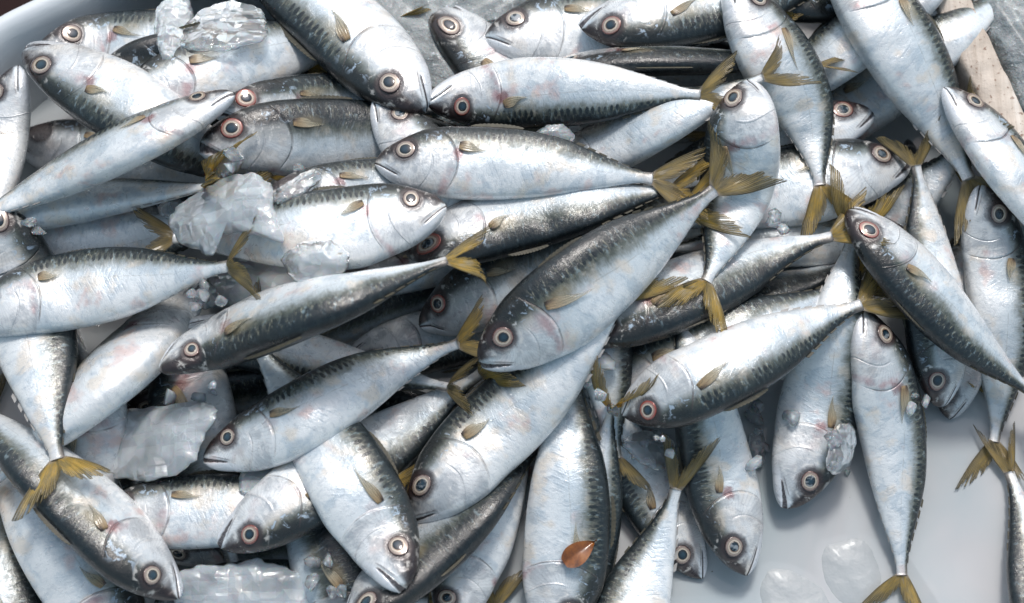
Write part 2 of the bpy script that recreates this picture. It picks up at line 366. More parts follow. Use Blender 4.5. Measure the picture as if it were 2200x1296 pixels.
def mat_water():
    t = NT('milky_melt_water')
    P = t.n('ShaderNodeTexCoord').outputs['Object']
    n = t.noise(P, 7, 4, 0.55, 0.6)
    n3 = t.noise(P, 500, 2, 0.5)
    col = t.mix(t.ss(n, 0.35, 0.7), (0.47, 0.54, 0.57), (0.60, 0.60, 0.61))
    col = t.mix(t.ss(t.noise(P, 160, 2, 0.4), 0.765, 0.79, 0, 0.7), col, (0.16, 0.12, 0.08))
    nrm = t.bump(t.noise(P, 26, 2, 0.4), 0.12, 0.004)
    b = t.bsdf(Base_Color=col, Roughness=0.06, Normal=nrm, IOR=1.33, Subsurface_Weight=0.0)
    tp = t.n('ShaderNodeBsdfTransparent')
    mx = t.n('ShaderNodeMixShader'); mx.inputs[0].default_value = 0.72
    t.t.links.new(tp.outputs[0], mx.inputs[1]); t.t.links.new(b.outputs[0], mx.inputs[2])
    return t.done(mx.outputs[0])
def mat_plastic():
    t = NT('scuffed_white_plastic')
    P = t.n('ShaderNodeTexCoord').outputs['Object']
    n = t.noise(P, 12, 5, 0.6); n2 = t.noise(t.vmap(P, (1, 1, 6)), 60, 4, 0.7)
    col = t.mix(t.ss(n, 0.4, 0.7), (0.62, 0.66, 0.69), (0.50, 0.54, 0.57))
    col = t.mix(t.ss(n2, 0.64, 0.74, 0, 0.6), col, (0.30, 0.20, 0.15))
    return t.done(t.bsdf(Base_Color=col, Roughness=0.35, Normal=t.bump(n2, 0.2, 0.001), Coat_Weight=0.3).outputs[0])
def mat_wood():
    t = NT('pale_worn_wood')
    P = t.n('ShaderNodeTexCoord').outputs['Object']
    g = t.noise(t.vmap(P, (90, 6, 40)), 1.0, 5, 0.65, 0.6)
    sp = t.noise(P, 260, 3, 0.6)
    col = t.ramp(g, [(0.25, (0.36, 0.29, 0.23)), (0.5, (0.56, 0.49, 0.42)), (0.75, (0.70, 0.65, 0.59))])
    col = t.mix(t.ss(sp, 0.60, 0.68, 0, 0.8), col, (0.16, 0.08, 0.045))
    return t.done(t.bsdf(Base_Color=col, Roughness=0.6, Normal=t.bump(t.add(g, sp), 0.6, 0.001)).outputs[0])
def mat_ground():
    t = NT('wet_dark_concrete')
    P = t.n('ShaderNodeTexCoord').outputs['Object']
    n = t.noise(P, 18, 6, 0.65)
    col = t.mix(n, (0.014, 0.006, 0.006), (0.035, 0.020, 0.019))
    return t.done(t.bsdf(Base_Color=col, Roughness=0.8, Specular_IOR_Level=0.1, Normal=t.bump(n, 0.5, 0.004)).outputs[0])
def mat_leaf():
    t = NT('dead_leaf')
    P = t.n('ShaderNodeTexCoord').outputs['Object']
    n = t.noise(P, 140, 4, 0.6)
    col = t.ramp(n, [(0.3, (0.07, 0.022, 0.008)), (0.55, (0.22, 0.07, 0.012)), (0.75, (0.33, 0.13, 0.03))])
    return t.done(t.bsdf(Base_Color=col, Roughness=0.35, Normal=t.bump(n, 0.4, 0.0008), Coat_Weight=0.6).outputs[0])

M = dict(pec=mat_pec(), skin=mat_skin(), fin=mat_fin(), finlet=mat_finlet(), finlet_pale=mat_finlet_pale(), iris=mat_iris(), pupil=mat_pupil(),
         wet=mat_wet(), ice=mat_ice('cloudy_ice', 0.5, (0.62, 0.67, 0.70)), clear=mat_ice('clear_ice', 0.30, (0.5, 0.54, 0.56), rough=0.08), bed=mat_bed(),
         water=mat_water(), plastic=mat_plastic(), wood=mat_wood(), ground=mat_ground(), leaf=mat_leaf())

# ---------------------------------------------------------------- mesh helpers
def mesh_obj(name, V, F, mat, parent=None, origin=None, smooth=True, attrs=None):
    V = np.asarray(V, np.float32)
    if origin is not None: V = V - np.asarray(origin, np.float32)
    me = bpy.data.meshes.new(name)
    if isinstance(F, np.ndarray):
        nf, k = F.shape
        me.vertices.add(len(V)); me.vertices.foreach_set('co', V.ravel())
        me.loops.add(nf * k); me.loops.foreach_set('vertex_index', F.astype(np.int32).ravel())
        me.polygons.add(nf); me.polygons.foreach_set('loop_start', np.arange(nf, dtype=np.int32) * k)
        me.update(calc_edges=True)
    else:
        me.from_pydata([tuple(map(float, v)) for v in V], [], [tuple(map(int, f)) for f in F]); me.update()
    me.polygons.foreach_set('use_smooth', np.full(len(me.polygons), smooth))
    for k, a in (attrs or {}).items():
        at_ = me.attributes.new(k, 'FLOAT_VECTOR', 'POINT'); at_.data.foreach_set('vector', np.asarray(a, np.float32).ravel())
    me.materials.append(mat); me.validate()
    o = bpy.data.objects.new(name, me); COL.objects.link(o)
    if parent is not None: o.parent = parent
    return o
def grid_faces(n, m, wrap=False):
    i = np.arange(n - 1)[:, None]; j = np.arange(m if wrap else m - 1)[None, :]
    j2 = (j + 1) % m
    return np.stack([(i * m + j), (i * m + j2), ((i + 1) * m + j2), ((i + 1) * m + j)], -1).reshape(-1, 4)
def empty(name, loc):
    o = bpy.data.objects.new(name, None); COL.objects.link(o); o.location = loc; o.empty_display_size = 0.01; return o
def tag(o, label=None, cat=None, group=None, kind=None):
    for k, v in (('label', label), ('category', cat), ('group', group), ('kind', kind)):
        if v: o[k] = v
    return o
def sstep(x, a, b):
    t = np.clip((x - a) / (b - a), 0, 1); return t * t * (3 - 2 * t)

# ---------------------------------------------------------------- height field of the pile (for dropping things onto it)
CELL = 0.0025; GX0, GY0, GNX, GNY = -0.62, -0.50, 500, 400
WATER = 0.030
H = np.full((GNX, GNY), WATER + 0.001)
def hidx(x, y):
    return (np.clip(((x - GX0) / CELL).astype(int), 0, GNX - 1), np.clip(((y - GY0) / CELL).astype(int), 0, GNY - 1))
def splat(V, shrink=0.0):
    i, j = hidx(V[:, 0], V[:, 1])
    np.maximum.at(H, (i, j), V[:, 2] - shrink)

# ---------------------------------------------------------------- the fish
KS  = [0, .012, .03, .06, .10, .16, .24, .33, .42, .5, .58, .67, .76, .84, .90, .95, 1.0]
KUP = [.006, .024, .043, .064, .085, .110, .127, .136, .137, .135, .127, .110, .081, .053, .034, .0215, .0195]
KDN = [.010, .027, .044, .063, .081, .099, .112, .119, .118, .112, .103, .087, .066, .047, .031, .0205, .0195]
KW  = [.004, .015, .024, .034, .044, .053, .060, .066, .068, .066, .061, .051, .038, .026, .0175, .013, .010]
def smooth_interp(s, xs, ys):
    xs = np.array(xs); ys = np.array(ys)
    m = np.gradient(ys, xs); k = np.clip(np.searchsorted(xs, s) - 1, 0, len(xs) - 2)
    h = xs[k + 1] - xs[k]; t = np.clip((s - xs[k]) / h, 0, 1)
    return ((2*t**3-3*t**2+1)*ys[k] + (t**3-2*t**2+t)*h*m[k] + (-2*t**3+3*t**2)*ys[k+1] + (t**3-t**2)*h*m[k+1])
up_ = lambda s: smooth_interp(np.clip(s, 0, 1), KS, KUP)
dn_ = lambda s: smooth_interp(np.clip(s, 0, 1), KS, KDN)
wd_ = lambda s: smooth_interp(np.clip(s, 0, 1), KS, KW)
NS, NR = 170, 76
u = np.linspace(0, 1, NS)
ST = np.where(u < 0.56, 0.34 * (u / 0.56) ** 1.25, 0.34 + 0.66 * ((u - 0.56) / 0.44))
TH = np.linspace(0, 2 * np.pi, NR, endpoint=False)
SS, TT = np.meshgrid(ST, TH, indexing='ij')
def rest_shape(seed, ra=1.0, gape=0.0):
    r = np.random.RandomState(seed)
    c, sn = np.cos(TT), np.sin(TT)
    U, D, Wd = up_(SS), dn_(SS), wd_(SS)
    fv = sstep(SS, .2, .35) * sstep(-SS, -.95, -.7)
    U = U * (1 + fv * r.uniform(-.07, .05)); D = D * (1 + fv * (r.uniform(-.10, .08) + r.uniform(-.05, .05) * np.sin(SS * 9 + seed)))
    y = np.where(c > 0, U, D) * np.sign(c) * np.abs(c) ** 1.04
    z = Wd * np.sign(sn) * np.abs(sn) ** 0.80
    hn = np.where(y > 0, y / U, y / D)
    side = np.abs(sn)
    # gill cover: rises to its edge, then steps down
    sg = 0.288 - 4.2 * (y + .005) ** 2
    g = sg - SS
    led = np.where(g > 0, np.exp(-g / 0.05), 0) * 0.0042 * sstep(1 - np.abs(hn), 0.02, 0.35)
    led -= np.exp(-(g / 0.004) ** 2) * 0.0018 * sstep(1 - np.abs(hn), 0.02, 0.3)
    # preopercle step
    p = 0.205 - 6 * (y + .005) ** 2 - SS
    led += np.where(p > 0, np.exp(-p / 0.03), 0) * 0.0012 * sstep(-y, -.02, .03)
    # mouth groove, jaw plate
    my = y - (-0.50 * SS - 0.003)
    inm = sstep(-SS, -0.098, -0.082)
    led -= np.exp(-(my / 0.0035) ** 2) * 0.0042 * inm
    led += np.where((my < 0), 1, 0) * 0.0022 * inm * sstep(-my, 0.0, 0.006)
    led += np.exp(-((my - .010) / 0.006) ** 2) * 0.0016 * inm * sstep(SS, .02, .05)      # upper lip
    # eye socket rim and hollow in front of the eye
    de = np.hypot((SS - .112) / ra, y - .036)
    led += np.exp(-((de - .041) / .005) ** 2) * 0.0018 - np.exp(-(de / .032) ** 2) * 0.002
    led -= np.exp(-(np.hypot((SS - .055) / ra, (y - .022)) / .008) ** 2) * 0.0025
    led -= np.exp(-(np.hypot((SS - .048) / ra, (y - .026)) / .003) ** 2) * 0.002
    # brow and soft dents
    z = z + np.sign(sn) * led * side
    for k in range(12):
        cx, cy, a, rr = r.uniform(.3, .9), r.uniform(-.1, .1), r.uniform(-.007, .004), r.uniform(.025, .10)
        z = z + np.sign(sn) * side * a * np.exp(-((SS - cx) ** 2 + (y - cy) ** 2) / rr ** 2)
    # slumped belly line: small scallops behind the vent
    y = y * (1 + 0.010 * np.sin(SS * 60 + seed) * sstep(SS, .6, .9))
    yr = y.copy(); sr = SS.copy(); zr_ = z
    # open the mouth a little by swinging the lower jaw about its hinge
    if gape:
        wj = sstep(-my, -.0015, .0025) * sstep(.105 - SS, 0, .02)
        hx, hy, a = .100, -.040, math.radians(gape) * wj
        dx, dy = (SS - hx) / ra, y - hy
        s2 = hx + (dx * np.cos(a) - dy * np.sin(a)) * ra; y2 = hy + dx * np.sin(a) + dy * np.cos(a)
        return s2, y2, z, hn, yr
    return sr, y, z, hn, yr

class Fish: pass
FISH = {}
UPV = np.array([0, -math.sin(math.radians(7)), math.cos(math.radians(7))])
def frame_of(f, z_of):
    """centre line and frames on a fine set of stations from -0.03 to 1.25"""
    s = np.linspace(-0.04, 1.26, 66)
    sx, sy = f.snout; tx, ty = f.tail
    dx, dy = tx - sx, ty - sy; L = math.hypot(dx, dy)
    nx, ny = -dy / L, dx / L
    if nx * f.ddir[0] + ny * f.ddir[1] < 0: nx, ny = -nx, -ny
    b = f.bend * 4 * s * (1 - s); b = np.where((s > 1), f.bend * -4 * (s - 1), b)
    b = b + f.sbend * np.sin(2 * np.pi * np.clip(s, 0, 1.1))
    X = sx + dx * s + nx * b; Y = sy + dy * s + ny * b
    z = z_of(s)
    C = at(X, Y, z)
    T = np.gradient(C, axis=0); T /= np.linalg.norm(T, axis=1)[:, None]
    # sideways (dorsal) direction in the picture plane
    q = at(np.array([X.mean() + nx * 30]), np.array([Y.mean() + ny * 30]), np.array([z.mean()]))[0] - at(np.array([X.mean()]), np.array([Y.mean()]), np.array([z.mean()]))[0]
    q /= np.linalg.norm(q)
    N = q[None, :] - T * (T @ q)[:, None]; N /= np.linalg.norm(N, axis=1)[:, None]
    Uv = np.cross(T, N); Uv *= np.sign(Uv[:, 2:3])
    ro = np.radians(f.roll + f.twist * np.clip(s, 0, 1.1))[:, None]
    Dv = np.cos(ro) * N + np.sin(ro) * Uv
    Lv = np.cos(ro) * Uv - np.sin(ro) * N
    f.s, f.C, f.Dv, f.Lv, f.T = s, C, Dv, Lv, T
    return f
def place(f, s, y, z):
    """canonical (s,y,z) -> world"""
    s = np.asarray(s, float)
    P = np.empty(s.shape + (3,))
    y = np.asarray(y)[..., None] * f.sc; z = np.asarray(z)[..., None] * f.sc
    C = np.stack([np.interp(s, f.s, f.C[:, k]) for k in range(3)], -1)
    D = np.stack([np.interp(s, f.s, f.Dv[:, k]) for k in range(3)], -1)
    Lv = np.stack([np.interp(s, f.s, f.Lv[:, k]) for k in range(3)], -1)
    return C + y * D + z * Lv
def surf_z(s, y, off=0.0):
    U, D = up_(s), dn_(s)
    c = np.clip(np.where(y > 0, y / U, y / D), -1, 1)
    c = np.sign(c) * np.abs(c) ** (1 / 1.04)
    return wd_(s) * np.sqrt(1 - c * c) ** 0.80 + off

def solve_height(f):
    ss = np.linspace(0.0, 1.16, 30)
    zc = np.full(30, 0.06)
    for it in range(3):
        frame_of(f, lambda s: np.interp(s, ss, zc))
        req = np.empty(30)
        for i, s in enumerate(ss):
            yy = np.linspace(-0.98, 0.98, 15)
            if s <= 1.0:
                U, D, Wd = up_(s), dn_(s), wd_(s)
                y = np.where(yy > 0, U * yy, D * yy); z = -Wd * np.sqrt(1 - yy * yy) ** .80 * f.press
            else:
                y = yy * (0.03 + (s - 1) * 0.75); z = np.zeros_like(y)
            P = place(f, np.full(15, s), y, z)
            hi, hj = hidx(P[:, 0], P[:, 1])
            need = H[hi, hj] - (P[:, 2] - zc[i])
            need = np.sort(need)
            req[i] = need[-3] if s <= 1 else need[-4]
        # beam resting on the required heights
        z = np.full(30, req.max() + 0.0)
        for k in range(900):
            z -= 0.0006
            lap = np.zeros(30); lap[1:-1] = z[:-2] + z[2:] - 2 * z[1:-1]
            z = z + 0.25 * lap
            b = np.zeros(30); l2 = np.zeros(30); l2[1:-1] = z[:-2] + z[2:] - 2 * z[1:-1]
            b[1:-1] = l2[:-2] + l2[2:] - 2 * l2[1:-1]
            z = z - 0.06 * b
            pen = np.maximum(req - z, 0)
            z = z + pen * 0.85
        z = np.polyval(np.polyfit(ss, z, 7), ss)
        c1, c0 = np.polyfit(ss, z, 1); zl = c0 + c1 * ss
        c1 = float(np.clip(c1, -.055, .055)); zl2 = zl.mean() + c1 * (ss - ss.mean())
        z = zl2 + 0.5 * (z - zl)
        z = z + 0.6 * max(0.0, float(np.percentile(req - z, 85)))
        zc = np.maximum(z + f.lift, WATER + 0.0035)
    f.zc, f.zs = zc, ss
    pf = np.polyfit(ss, zc, 8); e0, e1 = np.polyval(pf, 0), np.polyval(pf, 1.16); g0 = (np.polyval(pf, .03) - e0) / .03; g1 = (e1 - np.polyval(pf, 1.13)) / .03
    frame_of(f, lambda s: np.where(s < 0, e0 + g0 * s, np.where(s > 1.16, e1 + g1 * (s - 1.16), np.polyval(pf, np.clip(s, 0, 1.16)))))

def fin_fan(f, base, ang_lo, ang_hi, lens, root_w, rng, nray=46, nu=14, thick=0.0020, ragged=0.16, lift=0.0, cant=0.0):
    """a fan of fin rays in the (s,y) plane. base=(s,y,z). lens(v)->length. Returns V, attributes, faces (closed thin solid)"""
    v = np.linspace(-1, 1, nray); uu = np.linspace(0, 1, nu)
    L = lens(v) * (1 - ragged * rng.rand(nray) * (0.3 + 0.7 * (rng.rand(nray) > 0.55)))
    ang = np.radians(ang_lo + (ang_hi - ang_lo) * (v * 0.5 + 0.5))
    V = []; A = []
    U_, V_ = np.meshgrid(uu, v, indexing='ij')
    An = np.tile(ang, (nu, 1)) ; Ln = np.tile(L, (nu, 1))
    curve = 0.35 * U_ ** 2 * np.sign(V_) * np.abs(V_)            # lobes sweep back
    An2 = An * (1 - 0.22 * U_ * np.abs(V_))
    s = base[0] + U_ * Ln * np.cos(An2)
    y = base[1] + V_ * root_w * (1 - U_ * 0.0) + U_ * Ln * np.sin(An2)
    ph = rng.rand(3) * 6
    z = base[2] + lift * U_ ** 1.5 + cant * U_ * V_ + 0.010 * U_ * np.sin(V_ * 3 + ph[0]) + 0.004 * U_ * np.sin(V_ * 9 + ph[1]) + 0.0016 * U_ * np.sin(V_ * 55)
    th = thick * (1 - 0.75 * U_)
    return s, y, z, th, U_, V_

def add_fan(f, name, parent, fan, mat, origin, seed, slit=0.20):
    s, y, z, th, U_, V_ = fan
    n, m = s.shape
    top = place(f, s, y, z + th / 2).reshape(-1, 3); bot = place(f, s, y, z - th / 2).reshape(-1, 3)
    F = grid_faces(n, m)
    # slits between some rays toward the trailing edge are left by dropping quads
    rng = np.random.RandomState(int(seed * 1000) % 99991)
    keep = np.ones((n - 1, m - 1), bool)
    for j in range(m - 1):
        if rng.rand() < slit: keep[n - 1 - rng.randint(1, max(2, n // 3)):, j] = False
    K = keep.ravel(); F = F[K]
    Fb = F[:, ::-1] + n * m
    # rim
    from collections import Counter
    E = Counter()
    for q in F:
        for a, b in ((q[0], q[1]), (q[1], q[2]), (q[2], q[3]), (q[3], q[0])): E[(a, b)] += 1
    rim = [(b, a, a + n * m, b + n * m) for (a, b) in E if (b, a) not in E]
    FF = np.vstack([F, Fb, np.array(rim)])
    A = np.stack([U_, V_, np.zeros_like(U_)], -1).reshape(-1, 3); A = np.vstack([A, A])
    V = np.vstack([top, bot])
    o = mesh_obj(name, V, FF, mat, parent, origin, True, {'rest': A})
    o['seed'] = seed
    return o, top

def build_fish(fid, snout, tail, ddir, W=None, roll=0, dark=0.0, bend=0, label='', tone=1.0, twist=0, press=0.45, lift=0.0, fin=(1, 0), fspread=1.0,
               red=0.0, cloud=0.0, sbend=0, pec=True, gape=0.0, eye=True):
    f = Fish(); f.snout, f.tail = snout, tail
    f.ddir = {'U': (0, -1), 'D': (0, 1), 'L': (-1, 0), 'R': (1, 0), 'UL': (-1, -1), 'UR': (1, -1), 'DL': (-1, 1), 'DR': (1, 1)}[ddir]
    L = math.hypot(tail[0] - snout[0], tail[1] - snout[1])
    W = W or 0.26 * L
    f.ek = (168.0 / W) ** .7
    f.bend, f.sbend, f.roll, f.twist, f.press, f.lift = bend, (sbend or 4 * math.sin(sum(map(ord, fid)) * 1.3)), roll, twist, press, lift
    f.sc = W / 0.262 * mpp((snout[0] + tail[0]) / 2, (snout[1] + tail[1]) / 2, 0.08)
    seedi = sum(ord(c) * (i + 3) for i, c in enumerate(fid)) % 9973
    rng = np.random.RandomState(seedi)
    solve_height(f)
    f.ratio = f.sc / (np.linalg.norm(np.diff(f.C[(f.s >= 0) & (f.s <= 1)], axis=0), axis=1).sum())
    gape = gape if gape else (0 if rng.rand() < .45 else rng.uniform(3, 10))
    sm, y, z, hn, yr = rest_shape(seedi, f.ratio, gape)
    V = place(f, sm, y, z).reshape(-1, 3)
    # end caps
    F = grid_faces(NS, NR, True)
    n0 = len(V)
    caps = place(f, np.array([ST[0] - .003, 1.004]), np.array([0.0, 0.0]), np.array([0.0, 0.0]))
    V2 = np.vstack([V, caps])
    j = np.arange(NR); j2 = (j + 1) % NR
    capA = np.stack([j, np.full(NR, n0), np.full(NR, n0), j2], -1)
    quads = F.tolist()
    tris = [(int(a), n0, int(b)) for a, b in zip(j2, j)] + [((NS - 1) * NR + int(a), n0 + 1, (NS - 1) * NR + int(b)) for a, b in zip(j, j2)]
    rest = np.stack([SS, yr, z], -1).reshape(-1, 3); rest = np.vstack([rest, [[0, 0, 0], [1, 0, 0]]])
    hna = np.stack([hn, hn, hn], -1).reshape(-1, 3); hna = np.vstack([hna, [[0, 0, 0], [0, 0, 0]]])
    ci = int(np.argmin(abs(f.s - 0.4)))
    origin = f.C[ci].copy(); origin[2] -= wd_(0.4) * f.sc
    root = empty('mackerel', origin)
    tag(root, label, 'fish', 'mackerel heaped in the tub')
    sd_ = round(rng.uniform(0, 40), 3)
    # build with mixed faces through numpy
    me = bpy.data.meshes.new('body')
    me.vertices.add(len(V2)); me.vertices.foreach_set('co', (V2 - origin).astype(np.float32).ravel())
    tri = np.array(tris, np.int32)
    li = np.concatenate([F.astype(np.int32).ravel(), tri.ravel()])
    ls = np.concatenate([np.arange(len(F)) * 4, len(F) * 4 + np.arange(len(tri)) * 3]).astype(np.int32)
    me.loops.add(len(li)); me.loops.foreach_set('vertex_index', li)
    me.polygons.add(len(ls)); me.polygons.foreach_set('loop_start', ls)
    me.update(calc_edges=True); me.polygons.foreach_set('use_smooth', np.full(len(ls), True))
    a = me.attributes.new('rest', 'FLOAT_VECTOR', 'POINT'); a.data.foreach_set('vector', rest.astype(np.float32).ravel())
    a = me.attributes.new('hn', 'FLOAT_VECTOR', 'POINT'); a.data.foreach_set('vector', hna.astype(np.float32).ravel())
    me.materials.append(M['skin'])
    body = bpy.data.objects.new('body', me); COL.objects.link(body); body.parent = root
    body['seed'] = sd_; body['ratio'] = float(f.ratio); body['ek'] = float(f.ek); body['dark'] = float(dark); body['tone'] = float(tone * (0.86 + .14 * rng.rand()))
    body['stain'] = float(rng.rand())
    # eyes
    sides = [1] if abs(roll) < 38 else [1, -1]
    for sg in (sides if eye else []):
        re = 0.0318 * f.ek * (1 + .05 * math.sin(seedi))
        nu, na = 12, 40
        R_, A_ = np.meshgrid(np.linspace(0, 1, nu), np.linspace(0, 2 * np.pi, na, endpoint=False), indexing='ij')
        es, ey = .112, .036
        # plane tangent to the flank
        z0 = float(surf_z(np.array(es), np.array(ey)))
        gy = float(surf_z(np.array(es), np.array(ey + .02)) - surf_z(np.array(es), np.array(ey - .02))) / .04
        gs = float(surf_z(np.array(es + .02), np.array(ey)) - surf_z(np.array(es - .02), np.array(ey))) / .04
        s_ = es + f.ratio * re * R_ * np.cos(A_) * 1.04; y_ = ey + re * R_ * np.sin(A_)
        dome = 0.0044 * np.sqrt(np.clip(1 - (R_ * .96) ** 2, 0, 1)) - 0.0012
        z_ = z0 + gs * (s_ - es) * .8 + gy * (y_ - ey) * .8 + dome
        Pv = place(f, s_, y_, sg * z_).reshape(-1, 3)
        back = place(f, np.array([es]), np.array([ey]), np.array([sg * (z0 - .02)]))
        Fe = grid_faces(nu, na, True).tolist()
        nb = len(Pv); Fe += [((nu - 1) * na + k, (nu - 1) * na + (k + 1) % na, nb)[::1] for k in range(na)]
        Ae = np.stack([R_, A_, R_ * 0], -1).reshape(-1, 3); Ae = np.vstack([Ae, [[1, 0, 0]]])
        e = mesh_obj('eye', np.vstack([Pv, back]), Fe, M['iris'], root, origin, True, {'rest': Ae})
        e['red'] = float(red); e['seed'] = sd_
        rp = 0.0166 * f.ek * (1 + .06 * math.sin(seedi * 1.7))
        s2 = es + f.ratio * rp * R_ * np.cos(A_) * 1.06 + .001; y2 = ey + rp * R_ * np.sin(A_)
        dm = 0.0038 + 0.0016 * np.sqrt(np.clip(1 - R_ ** 2, 0, 1)) - .0008 * R_ ** 2
        z2 = z0 + gs * (s2 - es) * .8 + gy * (y2 - ey) * .8 + dm - .0008
        Pp = place(f, s2, y2, sg * z2).reshape(-1, 3)
        bk = place(f, np.array([es]), np.array([ey]), np.array([sg * (z0 - .004)]))
        Ap = np.stack([R_, A_, R_ * 0], -1).reshape(-1, 3); Ap = np.vstack([Ap, [[1, 0, 0]]])
        p = mesh_obj('pupil', np.vstack([Pp, bk]), Fe, M['pupil'], e, origin, True, {'rest': Ap})
        p['cloud'] = float(max(cloud, .6 if seedi % 7 == 0 else 0))
    # pectoral fin folded back on the flank
    if pec:
        rp = np.random.RandomState(seedi + 5)
        n, m = 12, 16
        Ug, Vg = np.meshgrid(np.linspace(0, 1, n), np.linspace(-1, 1, m), indexing='ij')
        ln = rp.uniform(.075, .11); an = math.radians(rp.uniform(-16, -2)); wdt = rp.uniform(.013, .019)
        prof = np.clip(np.sin(np.pi * (0.22 + 0.775 * Ug)), 0, 1) ** .85
        a_ = f.ratio * Ug * ln * (1 - 0.25 * Vg * (Ug)); b_ = Vg * wdt * prof
        s_ = .296 + a_ * math.cos(an) - f.ratio * b_ * math.sin(an); y_ = .050 + a_ * math.sin(an) + b_ * math.cos(an)
        z_ = surf_z(s_, y_) + .0035 + .006 * np.sin(np.pi * np.clip(Ug, 0, 1)) * .5 + .0015 * np.sin(Vg * 14) * Ug
        add_fan(f, 'pectoral_fin', root, (s_, y_, z_, 0.0022 * (1 - .5 * Ug), Ug * .8, Vg * .5), M['pec'], origin, sd_, 0)
    # tail fin
    rt = np.random.RandomState(seedi + 9)
    sp = fspread * rt.uniform(.92, 1.08)
    up_l, lo_l = rt.uniform(.20, .245), rt.uniform(.20, .245)
    def lens(v):
        return 0.050 + (np.where(v > 0, up_l, lo_l) - .050) * np.abs(v) ** .95
    fan = fin_fan(f, (0.992, 0, 0), -46 * sp + fin[1], 46 * sp + fin[1], lens, 0.0165, rt, cant=rt.uniform(-.02, .02), lift=rt.uniform(-.004, .008))
    # fan s is in body length units of the canonical fish: convert for fish whose length and depth scales differ
    ratio = f.ratio
    fan = (0.992 + (fan[0] - 0.992) * ratio,) + fan[1:]
    Pf = place(f, fan[0], fan[1], fan[2]); hi, hj = hidx(Pf[..., 0], Pf[..., 1])
    need = (H[hi, hj] - Pf[..., 2]) / f.sc + .006
    um = fan[4]; k = um > .35
    add = float(np.clip(np.percentile(need[k] / um[k], 88), 0, .16))
    fan = (fan[0], fan[1], fan[2] + add * um ** .8) + fan[3:]
    tf, toppts = add_fan(f, 'tail_fin', root, fan, M['fin'], origin, sd_)
    # finlets above and below the tail stem
    for nm, sgn, mat in (('dorsal_finlets', 1, M['finlet']), ('anal_finlets', -1, M['finlet_pale'])):
        Vf, Ff = [], []
        for k in range(6):
            s0 = .715 + k * .041; ln = .038; hgt = .011 - k * .001
            e = (up_(s0) if sgn > 0 else dn_(s0)) - .004; e2 = (up_(s0 + ln) if sgn > 0 else dn_(s0 + ln)) - .001
            pts = [(s0, e, 0), (s0 + .010, e + hgt * .55, .0), (s0 + ln, e2 + hgt * .70, 0), (s0 + ln * .80, e2 + hgt * .15, 0), (s0 + ln * .55, (e + e2) / 2 - .004, 0)]
            b0 = len(Vf)
            for zz in (.0016, -.0016):
                for (a_, b_, _) in pts: Vf.append((a_, sgn * b_, zz))
            Ff += [tuple(b0 + i for i in range(5)), tuple(b0 + 5 + i for i in (4, 3, 2, 1, 0))]
            for i in range(5):
                q = (i + 1) % 5; Ff.append((b0 + i, b0 + 5 + i, b0 + 5 + q, b0 + q))
        Vf = np.array(Vf)
        mesh_obj(nm, place(f, Vf[:, 0], Vf[:, 1], Vf[:, 2]), Ff, mat, root, origin, False)
    # folded dorsal fin: a low dark ridge on the back
    n = 26
    sr = np.linspace(.34, .52, n); prof = np.sin(np.pi * np.linspace(0, 1, n)) ** .6
    hgt = .010 * prof * (1 - .25 * (np.arange(n) % 2))
    yb = up_(sr) - .004; Vd = []; 
    for k in range(n):
        Vd += [(sr[k], yb[k], .003), (sr[k] + .006, yb[k] + .004 + hgt[k], 0.0), (sr[k], yb[k], -.003)]
    Vd = np.array(Vd); Fd = []
    for k in range(n - 1):
        for a_, b_ in ((0, 1), (1, 2)): Fd.append((3*k+a_, 3*k+b_, 3*k+3+b_, 3*k+3+a_))
    mesh_obj('dorsal_fin', place(f, Vd[:, 0], Vd[:, 1], Vd[:, 2]), Fd, M['finlet'], root, origin, False)
    splat(V); splat(toppts, 0.0)
    # fill pin holes in the height field along the body
    FISH[fid] = f
    return f

